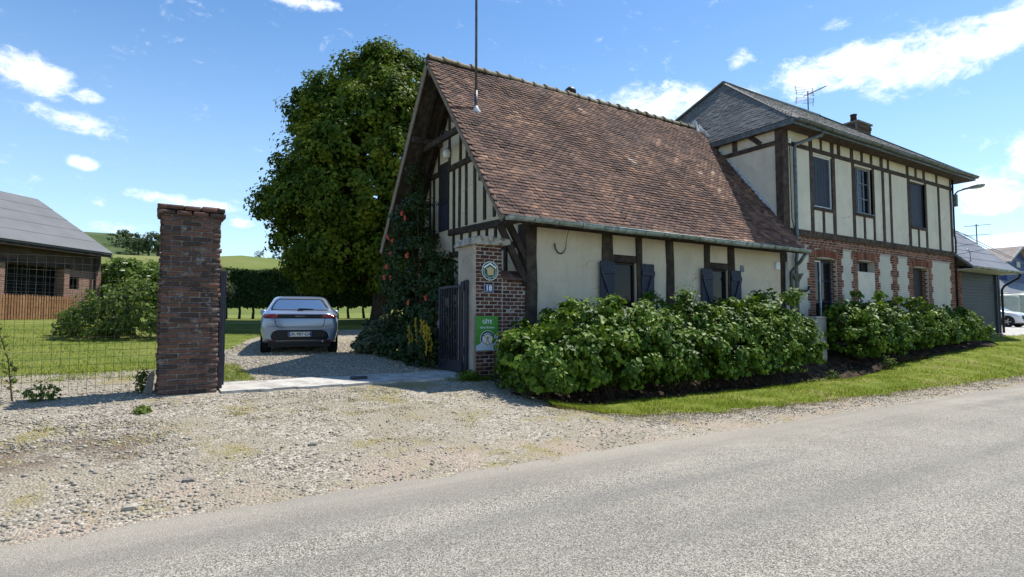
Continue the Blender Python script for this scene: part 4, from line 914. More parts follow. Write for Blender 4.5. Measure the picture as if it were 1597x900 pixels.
# street lamp on the house corner
la = thing('street_lamp', (25.05, 8.92, 5.7), 'grey street lamp on a curved bracket at the house corner', 'street lamp')
put('control_box', MB().box((25.0, 8.83, 5.65), (25.14, 8.97, 6.1)), M['zinc_dark'], la, bevel=.02)
put('arm', MB().tube([(25.06, 8.9, 5.95), (25.06, 8.88, 6.12), (25.06, 8.8, 6.2), (25.06, 8.62, 6.23)], .028, 8), M['zinc_dark'], la, True)
hd = put('lamp_head', MB().lathe((25.06, 8.65, 6.24), [(.05, 0), (.06, -.18), (.10, -.30), (.125, -.48), (.11, -.60), (.05, -.66)], 12, 'y'), M['zinc'], la, True)
hd.data.transform(Matrix.Translation((25.06, 8.65, 6.24)) @ Matrix.Rotation(R(-4), 4, 'X') @ Matrix.Diagonal((1, 1, .62, 1)) @ Matrix.Translation((-25.06, -8.65, -6.24)))
put('lens', MB().lathe((25.06, 8.20, 6.20), [(.01, -.02), (.07, 0), (.09, .05)], 12), M['white_paint'], la, True)
la.children[-1].data.transform(Matrix.Translation((25.06, 8.2, 6.2)) @ Matrix.Diagonal((1, 1.9, 1, 1)) @ Matrix.Translation((-25.06, -8.2, -6.2)))

# ------------------------------------------------------------------ garage and the buildings beyond it
GA = thing('garage', (27.4, 9, .9), 'single-storey garage with a grey roller door and blue grey roof beside the tall house', 'garage')
put('side_wall', MB().box((29.1, 9.05, .6), (29.37, 16, 3.5)), M['roller'], GA)
mb = MB(); wall_holes(mb, (25.03, 9.03, 0), (1, 0, 0), (0, -1, 0), 4.35, 3.5, [(.50, 4.22, .5, 3.36)], .2, .4); put('front_wall', mb, M['roller'], GA)
dr_ = put('roller_door', MB().box((25.55, 9.14, .5), (29.25, 9.2, 3.36)), M['roller'], GA)
for i in range(21): put('slat', MB().prism([(25.55, 9.128, .88 + i * .118), (25.55, 9.120, .884 + i * .118), (25.55, 9.120, .993 + i * .118), (25.55, 9.128, .996 + i * .118)], (3.7, 0, 0)), M['roller'], dr_)
put('door_base', MB().box((25.5, 9.0, .6), (29.4, 9.12, .93)), M['concrete'], GA)
items = []
for j in range(35):
    z = .98 + j * .0715
    for k in range(2): items.append(((25.19 + k * .21 + (.05 if j % 2 else 0), 9.01, z), (0, 0, random.gauss(0, .015)), (.19, .1, .056)))
pieces('brick', items, M['brick_house'], GA)
put('timber_post', MB().box((25.06, 8.985, .8), (25.10, 9.05, 3.3)), M['dark_door'], GA)
gz = lambda v: 3.43 + (v - 8.4) * .915
put('roof', MB().prism([(24.95, 8.40, gz(8.4)), (29.5, 8.40, gz(8.4)), (29.5, 12.6, gz(12.6)), (24.95, 12.6, gz(12.6))], (0, 0, -.1)).prism([(24.95, 12.6, gz(12.6)), (29.5, 12.6, gz(12.6)), (29.5, 16.6, gz(8.6)), (24.95, 16.6, gz(8.6))], (0, 0, -.1)), M['roof_grey'], GA)
put('gable', MB().prism([(29.36, 9.1, 3.45), (29.36, 12.6, gz(12.6) - .12), (29.36, 16, 3.5)], (-.2, 0, 0)), M['plaster_low'], GA)
sc_ = MB()
for v in np.arange(8.75, 12.5, .42): sc_.prism([(24.96, v, gz(v) + .006), (29.49, v, gz(v) + .006), (29.49, v + .03, gz(v + .03) + .006), (24.96, v + .03, gz(v + .03) + .006)], (0, 0, .008))
put('roof_course', sc_, M['roof_grey'], GA)
put('soffit', MB().box((25.06, 8.44, 3.30), (29.45, 9.02, 3.34)), M['white_post'], GA)
gutter(GA, 25.02, 29.5, 8.34, 3.38, .06, 'zinc', 10)
put('downpipe', MB().tube([(29.42, 8.36, 3.30), (29.42, 8.42, 3.16), (29.42, 8.9, 2.85), (29.42, 8.98, 2.7), (29.42, 8.98, .95)], .045, 8), M['black_plastic'], GA, True)
put('satellite_bracket', MB().tube([(25.35, 8.6, 3.62), (25.30, 8.6, 3.95), (25.16, 8.62, 4.05), (25.1, 8.62, 3.98)], .014, 6), M['alu'], GA, True)
oh = thing('overhead_cable', (25.1, 8.9, 4.3), 'pair of thin overhead cables running from the house corner past the garage roof', 'cable')
for k in range(2): put('strand', MB().tube([(25.06 + t * 60, 8.9 + t * 8 + k * .3, 4.75 + k * .12 + .3 * t - 2.4 * t * (1 - t)) for t in np.linspace(0, 1, 16)], .012, 5), M['black_plastic'], oh)
bh = thing('blue_house', (66, 22, 1.2), 'far deep blue gabled house with a brown grey roof', 'house')
put('wall', MB().prism([(61.9, 18.5, 1), (67.2, 18.5, 1), (67.2, 18.5, 6.5), (64.5, 18.5, 7.7), (61.9, 18.5, 6.5)], (0, 9, 0)), M['blue_clad'], bh)
mb = MB()
mb.prism([(61.4, 18.1, 6.34), (64.5, 18.1, 7.85), (64.5, 28, 7.85), (61.4, 28, 6.34)], (0, 0, .12)); mb.prism([(64.5, 18.1, 7.85), (67.6, 18.1, 6.34), (67.6, 28, 6.34), (64.5, 28, 7.85)], (0, 0, .12))
put('roof', mb, M['roof_brown'], bh)
put('window', MB().box((64.1, 18.46, 6.1), (65.0, 18.52, 6.6)), M['glass'], bh)
put('verge_trim', MB().beam((61.4, 18.08, 6.4), (64.5, 18.08, 7.9), .05, .16).beam((64.5, 18.08, 7.9), (67.6, 18.08, 6.4), .05, .16), M['white_post'], bh)
sh_ = thing('grey_shed', (60, 17.6, 1.1), 'low shed with a pale grey sloping roof behind the cream tanks', 'shed')
put('roof', MB().prism([(56.0, 17.3, 3.55), (66, 17.3, 3.45), (66, 18.6, 4.75), (54.5, 18.6, 4.85)], (0, 0, .1)), M['roof_grey'], sh_)
put('wall', MB().box((55.6, 17.7, 1), (66, 18.4, 3.5)), M['plaster_low'], sh_)
def tank(x, y, z, r, h, lab):
    t = thing('storage_tank', (x, y, z), lab, 'tank', 'cream tanks beyond the garage')
    put('body', MB().lathe((x, y, z), [(r, 0), (r * 1.02, .1), (r, .2), (r, h * .86), (r * .93, h * .94), (r * .6, h), (.1, h + .02)], 24), M['tank'], t, True)
    put('lid', MB().lathe((x, y, z + h), [(.3, 0), (.32, .06), (.2, .1)], 14), M['tank'], t, True)
    put('rib', MB().lathe((x, y, z + h * .3), [(r * 1.0, 0), (r * 1.03, .03), (r * 1.03, .08), (r, .11)], 24).lathe((x, y, z + h * .6), [(r, 0), (r * 1.03, .03), (r * 1.03, .08), (r, .11)], 24), M['tank'], t, True)
    return t
tank(50.2, 15.2, 1.08, .78, 2.2, 'cream storage tank nearest the garage, partly hidden by its corner')
t2 = tank(52.9, 15.0, 1.08, .92, 2.3, 'large cream storage tank at the picture edge with a green sign')
put('green_sign', MB().lathe((52.35, 14.22, 2.1), [(.22, 0), (.22, .02)], 14, 'y'), M['emblem_green'], t2)
fa = thing('tv_aerial', (42.3, 14, 5.2), 'distant tv aerial standing above the garage roof', 'aerial')
put('pole', MB().tube([(42.3, 14, 4.2), (42.3, 14, 7.3)], .03, 6), M['mast'], fa)
put('rod', MB().beam((41.4, 14.3, 7.1), (43.3, 13.6, 7.32), .03, .03).beam((41.3, 14.3, 6.52), (43.3, 13.6, 6.72), .03, .03).beam((42.1, 13.8, 7.15), (42.1, 14.5, 7.2), .03, .03).beam((41.5, 13.9, 6.4), (41.5, 14.4, 6.7), .03, .03), M['alu'], fa)
nb = thing('neighbour_house', (42, 15.5, 1.1), 'low neighbouring building carrying the distant aerial, mostly hidden by the garage', 'house')
put('wall', MB().box((40.5, 15, .8), (44, 19, 3.4)), M['plaster_low'], nb); put('roof', MB().prism([(40.2, 14.6, 3.35), (40.2, 17, 4.6), (40.2, 19.4, 3.35)], (4.1, 0, 0)), M['roof_brown'], nb)
put('aerial_stay', MB().box((42.25, 14, 3.3), (42.35, 14.7, 4.3)), M['mast'], nb)

# ------------------------------------------------------------------ barn (local frame: s metres from its near right corner back along the wall towards us)
def bw(s, out, z): p = Vector((*xd(-18.0 - .1338 * s, 25.0 - .991 * s), 0)) + BN * out; return Vector((p.x, p.y, z))
BA = thing('barn', bw(6, 0, 1.4), 'old brick barn with a grey sheet roof and a wide dark opening', 'barn')
bz0, bze = 1.2, 4.36
O = bw(14, 0, 0); mb = MB(); wall_holes(mb, O, BU, BN, 14, 3.62, [(14 - 4.15, 14 - 1.76, 1.2, 3.58), (14 - 1.5, 14 - 1.02, 2.75, 3.25)], .35, 1.0); put('wall', mb, M['barn_brick'], BA)
put('upper_wall', MB().prism([bw(14, .03, 3.55), bw(0, .03, 3.55), bw(0, .03, 4.45), bw(14, .03, 4.45)], -BN * .3), M['barn_upper'], BA)
put('end_wall', MB().prism([bw(0, -.02, 1), bw(0, -7, 1), bw(0, -7, 4.4), bw(0, -3.5, 6.8), bw(0, -.02, 4.4)], -BU * .3), M['barn_brick'], BA)
put('interior', MB().prism([bw(9, -.6, 1), bw(.3, -.6, 1), bw(.3, -.6, 4.3), bw(9, -.6, 4.3)], -BN * .05), M['void'], BA)
for s0, s1 in ((1.52, 1.76), (4.15, 4.4), (.0, .28)): put('brick_pier', MB().prism([bw(s0, .05, 1.0), bw(s1, .05, 1.0), bw(s1, .05, 3.57), bw(s0, .05, 3.57)], -BN * .12), M['barn_brick'], BA)
put('opening_lintel', MB().prism([bw(1.5, .07, 3.57), bw(4.5, .07, 3.57), bw(4.5, .07, 3.72), bw(1.5, .07, 3.72)], -BN * .2), M['timber'], BA)
put('stone_base', MB().prism([bw(0, .06, 1.0), bw(1.7, .06, 1.0), bw(1.7, .06, 1.75), bw(0, .06, 1.75)], -BN * .1), M['cap_stone'], BA)
put('rainwater_pipe', MB().tube([bw(.34, .1, 4.3), bw(.34, .1, 1.3)], .04, 8), M['dark_door'], BA)
put('small_window', MB().prism([bw(1.02, -.12, 2.75), bw(1.5, -.12, 2.75), bw(1.5, -.12, 3.25), bw(1.02, -.12, 3.25)], -BN * .02), M['glass'], BA)
gl_ = MB()
for k in range(9): s = 1.8 + k * .29; gl_.beam(bw(s, -.25, 2.4), bw(s, -.25, 3.55), .014, .014)
for k in range(5): gl_.beam(bw(1.78, -.25, 2.45 + k * .25), bw(4.14, -.25, 2.45 + k * .25), .014, .014)
put('window_bar', gl_, M['mast'], BA)
mb = MB(); EVb, RDb = 4.32, 6.85
mb.prism([bw(14, .38, EVb), bw(-.2, .38, EVb), bw(-.2, -3.5, RDb), bw(14, -3.5, RDb)], (0, 0, .07)); mb.prism([bw(14, -3.5, RDb), bw(-.2, -3.5, RDb), bw(-.2, -7.4, EVb), bw(14, -7.4, EVb)], (0, 0, .07))
br_ = put('roof', mb, M['barn_roof'], BA)
for k in range(5):
    for c in range(9):
        f0, f1 = k / 5, (k + 1) / 5; a, b = .40 - 3.9 * f0, .40 - 3.9 * f1; za, zb_ = EVb + (RDb - EVb) * f0 + .074, EVb + (RDb - EVb) * f1 + .074
        s0, s1 = -.21 + c * 1.1 + .001, -.21 + (c + 1) * 1.1 - .001
        put('roof_sheet', MB().prism([bw(s0, a + .02, za + .001), bw(s1, a + .02, za + .001), bw(s1, b, zb_), bw(s0, b, zb_)], (0, 0, .008)), M['barn_roof'], br_)
put('eave_board', MB().prism([bw(14, .36, EVb - .12), bw(-.18, .36, EVb - .12), bw(-.18, .36, EVb), bw(14, .36, EVb)], -BN * .03), M['timber'], BA)
# picket fence across the barn opening
PF = thing('picket_fence', bw(3, .4, 1.35), 'brown wooden picket fence closing the lower part of the barn opening', 'fence')
for k in range(30):
    s = 1.52 + k * .105; z0 = Z(*bw(s, .4, 0)[:2]) - .02
    put('picket', MB().prism([bw(s - .035, .4, z0 + .04), bw(s + .035, .4, z0 + .04), bw(s + .035, .4, 2.36 + random.uniform(-.02, .02)), bw(s, .4, 2.42 + random.uniform(-.02, .02)), bw(s - .035, .4, 2.36)], BN * .022), M['picket'], PF)
for z in (1.68, 2.18): put('rail', MB().beam(bw(1.45, .37, z), bw(4.7, .37, z), .05, .07), M['picket'], PF)

# ------------------------------------------------------------------ gate pillars
gz0 = .38
def pillar_bricks(u0, u1, v0, v1, z0, z1, out, faces, d=.1, bl=.218, bh=.0685, skip=None):
    n = int(round((z1 - z0) / bh)); h = (z1 - z0) / n
    for j in range(n):
        z = z0 + (j + .5) * h
        for f in faces:
            a, b = (u0, u1) if f in 'fb' else (v0, v1); k = max(1, round((b - a) / bl)); hw = (b - a) / k; edges = [a + i * hw for i in range(k + 1)]
            if j % 2 and k > 1: edges = [a] + [a + hw * (i + .5) for i in range(k)] + [b]
            for p, q in zip(edges, edges[1:]):
                c = (p + q) / 2; w = q - p - random.uniform(.011, .018); e = random.uniform(-.010, .010) * (1.4 if bh < .0687 and u0 < 1 else .7)
                if skip and skip(c, z, f): continue
                if f == 'f': out.append(((c, v0 + d / 2 - e, z), (random.gauss(0, .012), random.gauss(0, .014), random.gauss(0, .02)), (w, d, h - random.uniform(.011, .017))))
                if f == 'b': out.append(((c, v1 - d / 2 + e, z), (0, random.gauss(0, .014), random.gauss(0, .02)), (w, d, h - .010)))
                if f == 'r': out.append(((u1 - d / 2 + e, c, z), (random.gauss(0, .012), 0, pi / 2 + random.gauss(0, .02)), (w, d, h - random.uniform(.007, .012))))
                if f == 'l': out.append(((u0 + d / 2 - e, c, z), (0, random.gauss(0, .012), pi / 2 + random.gauss(0, .02)), (w, d, h - .010)))
GP = thing('gate_pillar', (.5, 9.2, gz0), 'tall free-standing weathered brick gate pillar left of the gravel drive', 'gate pillar', 'gate pillars at the drive entrance')
put('mortar_core', MB().box((.165, 8.968, .2), (.835, 9.472, 2.9)), M['mortar_dark'], GP)
it = []; pillar_bricks(.14, .86, 8.95, 9.49, gz0, 2.88, it, 'frlb')
pillar_bricks(.10, .90, 8.91, 9.53, 2.88, 3.02, it, 'frlb', .13)
for k in range(3): it.append(((.25 + k * .24, 9.22, 2.985 + random.uniform(-.02, .03)), (0, 0, pi / 2 + random.gauss(0, .05)), (.5, .22, .06)))
pieces('brick', it, M['brick_pier'], GP)
put('footing', MB().box((.08, 8.88, .1), (.93, 9.54, .425)), M['concrete'], GP, bevel=.02)
GR = thing('gate_pillar', (5.3, 9.2, .45), 'brick gate pillar with pale plastered side and stone cap carrying the signs, joined to the cottage', 'gate pillar', 'gate pillars at the drive entrance')
put('mortar_core', MB().box((4.93, 8.958, .2), (5.46, 9.50, 2.84)).box((5.46, 8.959, .2), (6.02, 9.22, 2.22)), M['mortar'], GR)
it = []; pillar_bricks(4.935, 5.49, 8.95, 9.5, .42, 2.84, it, 'f', .1, .21, .0685); pillar_bricks(5.36 + .135, 6.01, 8.952, 9.24, .42, 2.215, it, 'f', .1, .2, .0685)
pieces('brick', it, M['brick_gate'], GR)
put('plastered_side', MB().box((4.885, 8.955, .3), (4.935, 9.54, 2.82)).box((4.9, 9.50, .3), (5.5, 9.54, 2.82)).box((5.455, 9.0, 2.22), (5.495, 9.5, 2.83)), M['pale_plaster'], GR, bevel=.01)
sq = [(4.80, 2.80), (4.84, 2.93), (5.0, 2.97), (5.3, 2.965), (5.62, 2.945), (5.64, 2.85), (5.5, 2.815)]
put('cap_stone', MB().prism([(u, 8.87, z) for u, z in sq], (0, .72, 0)), M['cap_stone'], GR, bevel=.018)
for i in range(4): put('coping_tile', MB().prism([(5.50 + i * .13, 8.90, 2.20), (5.625 + i * .13, 8.90, 2.20), (5.625 + i * .13, 9.16, 2.36), (5.50 + i * .13, 9.16, 2.36)], (0, .005, .03)), M['brick_pier'], GR)
# iron gates, both folded open into the yard
def gate(u, v0, v1, lab, hs):
    zb_, zt = Z(u, v0) + .07, 2.10
    g = thing('iron_gate', (u, v0, zb_), lab, 'gate', 'blue black gate leaves folded open')
    put('frame', MB().box((u - .02, v0, zb_), (u + .02, v0 + .045, zt + .05)).box((u - .02, v1 - .045, zb_), (u + .02, v1, zt)).box((u - .019, v0 + .045, zt - .045), (u + .019, v1 - .045, zt)).box((u - .019, v0 + .045, zb_), (u + .019, v1 - .045, zb_ + .05)).box((u - .019, v0 + .045, zb_ + .16), (u + .019, v1 - .045, zb_ + .20)), M['iron'], g, bevel=.004)
    n = int((v1 - v0) / .105)
    for k in range(1, n): vv = v0 + (v1 - v0) * k / n; put('bar', MB().box((u - .011, vv - .011, zb_ + .201), (u + .011, vv + .011, zt - .046)), M['iron'], g)
    put('kick_plate', MB().box((u - .006, v0 + .045, zb_ + .051), (u + .006, v1 - .045, zb_ + .159)), M['iron'], g)
    put('hinge', MB().tube([(u, v0 - .03, zt - .12), (u, v0 - .03, zt + .06)], .022, 8).tube([(u, v0 - .03, zb_ + .3), (u, v0 - .03, zb_ + .45)], .022, 8), M['iron'], g)
    put('latch', MB().box((u - .035, v1 - .05, zb_ + .78), (u - .02, v1 - .0, zb_ + .92)).tube([(u - .03, v1 - .03, zb_ + .86), (u - .08, v1 - .03, zb_ + .86), (u - .08, v1 - .12, zb_ + .86)], .009, 6), M['grey_paint'], g)
gate(4.80, 9.20, 10.16, 'blue black barred gate leaf folded open beside the plastered pillar', 1)
gate(.95, 9.22, 10.18, 'blue black gate leaf seen edge-on against the left brick pillar', -1)
put('gate_post', MB().box((4.815, 9.10, .45), (4.875, 9.17, 2.18)), M['iron'], GR, bevel=.006); put('gate_post', MB().box((.875, 9.10, .43), (.935, 9.17, 2.16)), M['iron'], GP, bevel=.006)

# ------------------------------------------------------------------ signs on the right pillar (facing the street)
SR = (pi / 2, 0, 0); sv_ = 8.925
SG = thing('gite_sign', (5.16, sv_, 1.22), 'rectangular green and pale blue GÎTE sign with a gold figure emblem on the pillar', 'sign')
put('panel', MB().box((4.93, sv_, .915), (5.39, sv_ + .012, 1.53)), M['sign_green'], SG, bevel=.004)
put('pale_corner', MB().prism([(4.934, sv_ - .001, .919), (5.386, sv_ - .001, .919), (5.386, sv_ - .001, 1.235), (4.934, sv_ - .001, 1.0)], (0, -.0008, 0)), M['sign_pale'], SG)
def disc(name, cu, cz, r0, r1, y, mat, par, a0=0, a1=2 * pi, n=40):
    V = []; F = []
    for i in range(n + 1):
        a = a0 + (a1 - a0) * i / n
        V += [(cu + r0 * cos(a), y, cz + r0 * sin(a)), (cu + r1 * cos(a), y, cz + r1 * sin(a))]
    F = [(2*i, 2*i+2, 2*i+3, 2*i+1) for i in range(n)]; mb = MB(); mb.add(V, F); return put(name, mb, M[mat], par)
disc('emblem_disc', 5.165, 1.125, 0, .150, sv_ - .003, 'letter_white', SG)
disc('emblem_arc', 5.165, 1.125, .108, .140, sv_ - .0042, 'letter_dark', SG, R(-5), R(200))
disc('emblem_lower_arc', 5.165, 1.125, .100, .108, sv_ - .0042, 'emblem_green', SG, R(200), R(355))
put('emblem_roof', MB().prism([(5.07, sv_ - .0042, 1.165), (5.165, sv_ - .0042, 1.21), (5.26, sv_ - .0042, 1.165), (5.26, sv_ - .0042, 1.18), (5.165, sv_ - .0042, 1.226), (5.07, sv_ - .0042, 1.18)], (0, -.0006, 0)), M['letter_dark'], SG)
fg = MB(); y = sv_ - .0042
fg.prism([(5.152, y, 1.10), (5.178, y, 1.10), (5.186, y, 1.15), (5.144, y, 1.15)], (0, -.0006, 0)); fg.lathe((5.165, y, 1.166), [(.014, 0), (.014, -.0006)], 12, 'y')
for s in (-1, 1):
    fg.prism([(5.165 + s * .012, y - .0002, 1.14), (5.165 + s * .06, y - .0002, 1.178), (5.165 + s * .066, y - .0002, 1.166), (5.165 + s * .016, y - .0002, 1.12)], (0, -.0006, 0))
    fg.prism([(5.165, y - .0004, 1.105), (5.165 + s * .018, y - .0004, 1.10), (5.165 + s * .05, y - .0004, 1.035), (5.165 + s * .032, y - .0004, 1.03)], (0, -.0006, 0))
put('emblem_figure', fg, M['gold'], SG)
text_obj('GÎTE', .095, M['letter_white'], SG, Vector((5.16, sv_ - .002, 1.425)) - SG.location, SR, bold=.002)
text_obj('Seine-Maritime', .05, M['letter_white'], SG, Vector((5.16, sv_ - .002, 1.325)) - SG.location, SR, bold=.0006)
def arc_text(txt, cu, cz, r, a0, a1, size, mat, par, y, inward=False):
    for i, chh in enumerate(txt):
        if chh == ' ': continue
        a = a0 + (a1 - a0) * i / (len(txt) - 1)
        rot = (pi / 2, -(a - pi / 2) if not inward else -(a + pi / 2), 0)
        o = text_obj(chh, size, mat, par, Vector((cu + r * cos(a), y, cz + r * sin(a))) - par.location, (0, 0, 0))
        o.rotation_euler = (Matrix.Rotation(-(a - pi / 2) if not inward else -(a + pi / 2), 3, 'Y') @ Matrix.Rotation(pi / 2, 3, 'X')).to_euler()
arc_text('GÎTES DE FRANCE', 5.165, 1.125, .128, R(205), R(335), .032, M['emblem_green'], SG, sv_ - .005, True)
EM = thing('round_emblem', (5.215, sv_, 2.345), 'round dark green emblem plaque with white roof and tan map above the number', 'plaque')
put('plate', MB().lathe((5.215, sv_ + .012, 2.345), [(.172, 0), (.176, -.004), (.172, -.012)], 40, 'y'), M['emblem_green'], EM)
disc('white_ring', 5.215, 2.345, .160, .172, sv_ - .0015, 'letter_white', EM); disc('inner_ring', 5.215, 2.345, .117, .121, sv_ - .0015, 'letter_white', EM, R(160), R(380))
y = sv_ - .0015
put('white_roof', MB().prism([(5.215 + a, y, 2.345 + b) for a, b in ((-.13, .04), (0, .118), (.13, .04), (.13, .072), (0, .15), (-.13, .072))], (0, -.001, 0)), M['letter_white'], EM)
put('tan_map', MB().prism([(5.215 + a, y, 2.345 + b) for a, b in ((-.015, -.085), (.035, -.07), (.07, -.08), (.075, -.02), (.085, .03), (.05, .055), (.0, .085), (-.03, .06), (-.09, .045), (-.06, .01), (-.05, -.075))], (0, -.001, 0)), M['map_tan'], EM)
arc_text('GÎTES DE FRANCE', 5.215, 2.345, .139, R(175), R(365), .034, M['letter_white'], EM, sv_ - .003, True)
NP = thing('house_number', (5.19, sv_, 2.03), 'small blue enamel plate with white number 18 on the brick pillar', 'number plate')
put('plate', MB().box((5.085, sv_, 1.955), (5.295, sv_ + .01, 2.105)), M['enamel_blue'], NP, bevel=.012)
put('border', MB().box((5.095, sv_ - .0012, 1.964), (5.285, sv_ - .0005, 1.968)).box((5.095, sv_ - .0012, 2.092), (5.285, sv_ - .0005, 2.096)).box((5.095, sv_ - .0012, 1.9685), (5.099, sv_ - .0005, 2.0915)).box((5.281, sv_ - .0012, 1.9685), (5.285, sv_ - .0005, 2.0915)), M['letter_white'], NP)
text_obj('18', .135, M['letter_white'], NP, Vector((5.19, sv_ - .002, 2.03)) - NP.location, SR, bold=.003)

# ------------------------------------------------------------------ pale pillar between the bushes
wp = thing('low_pillar', (14.9, 8.42, .5), 'low pale concrete pillar standing between the two groups of bushes', 'pillar')
put('shaft', MB().box((14.68, 8.34, .3), (15.16, 8.54, 1.50)), M['white_post'], wp, bevel=.015); put('cap', MB().box((14.65, 8.31, 1.502), (15.19, 8.57, 1.56)), M['white_post'], wp, bevel=.012)

# ------------------------------------------------------------------ wire mesh fence left of the pillar
WF = thing('wire_fence', (-4, 9.2, .5), 'see-through square wire mesh fence between the left pillar and the frame edge', 'fence')
mb = MB(); step = .092; fz = lambda u: float(wallz(u)) + .06
def wv(u, k): return 9.2 + .015 * sin(u * 1.3 + k * .5)
for i in range(132):
    u = .12 - i * step; mb.tube([(u, wv(u, j), fz(u) + j * .58 + .01 * sin(i * .7 + j)) for j in range(4)], .0021, 3, False)
for j in range(20):
    mb.tube([(.12 - t, wv(.12 - t, j) - .004, fz(.12 - t) + j * step + .012 * sin(t * 2.1 + j * .3)) for t in np.linspace(0, 12.1, 30)], .0021, 3, False)
o = put('wire_mesh', mb, M['wire'], WF); o['kind'] = 'stuff'
for u in (-3.6, -7.4, -11.2): put('fence_post', MB().tube([(u, 9.24, .4), (u, 9.24, 2.35)], .022, 8), M['wire'], WF)
put('stay_stone', MB().prism([(-.02, 9.1, .42), (.10, 9.1, .42), (.12, 9.1, .78), (.06, 9.1, .74)], (0, .12, 0)), M['mortar_dark'], WF)

# ------------------------------------------------------------------ cars
def paint(name, c):
    m, nt = newmat(name); finish(nt, nt.ramp(nt.noise(P(nt), 900, 2), [(0, tuple(x * .85 for x in c)), (1, c)]), .28, None, spec=.5, metal=.4, coat=1.); return m
M['car_silver'] = paint('silver blue car paint', (.27, .34, .48)); M['car_white'] = paint('white car paint', (.72, .73, .74))
M['car_white'].node_tree.nodes['Principled BSDF'].inputs['Metallic'].default_value = 0
M['tail_red'] = pm('tail lamp red', [(0, (.14, .006, .006)), (1, (.26, .012, .010))], 30, 2, .15, spec=.5)
M['rear_glass'] = pm('bright rear glass', [(0, (.03, .035, .04)), (1, (.04, .045, .05))], 2, 2, .02, spec=1.0)
M['rear_glass'].node_tree.nodes['Principled BSDF'].inputs['IOR'].default_value = 3.6
M['plate_white'] = pm('plate white', [(0, (.66, .66, .66)), (1, (.70, .70, .70))], 9, 2, .4); M['plate_blue'] = pm('plate blue', [(0, (.02, .06, .30)), (1, (.025, .07, .34))], 9, 2, .4)
M['mirror_glass'] = pm('lamp clear', [(0, (.5, .5, .52)), (1, (.6, .6, .62))], 9, 2, .1)
def catmull(a, n):
    a = np.asarray(a, float); m = len(a); out = []
    for i in range(m - 1):
        p0, p1, p2, p3 = a[max(i-1, 0)], a[i], a[i+1], a[min(i+2, m-1)]
        for k in range(n):
            t = k / n; out.append(.5 * (2*p1 + (p2-p0)*t + (2*p0-5*p1+4*p2-p3)*t*t + (3*p1-p0-3*p2+p3)*t**3))
    out.append(a[-1]); return np.array(out)
STN = [  # y, zbot, zbelt, ztop, w low, w mid, w belt, w top
 (.00, .40, .86, .93, .62, .74, .70, .52), (.03, .34, .89, .975, .74, .815, .77, .58), (.12, .29, .92, 1.01, .80, .856, .81, .63), (.24, .26, .945, 1.06, .82, .868, .83, .63), (.40, .24, .955, 1.18, .83, .872, .845, .60),
 (.60, .22, .96, 1.325, .83, .872, .85, .555), (.78, .21, .965, 1.385, .83, .872, .85, .56), (1.1, .2, .965, 1.415, .83, .872, .85, .585), (1.7, .2, .96, 1.43, .83, .872, .855, .60), (2.2, .2, .955, 1.41, .83, .872, .855, .59), (2.6, .2, .95, 1.28, .83, .872, .85, .56),
 (2.95, .2, .94, 1.06, .83, .872, .84, .62), (3.2, .2, .90, .97, .83, .868, .80, .60), (3.6, .2, .82, .88, .80, .85, .74, .55), (3.88, .24, .68, .75, .72, .76, .64, .45), (4.02, .34, .52, .58, .55, .6, .5, .35)]
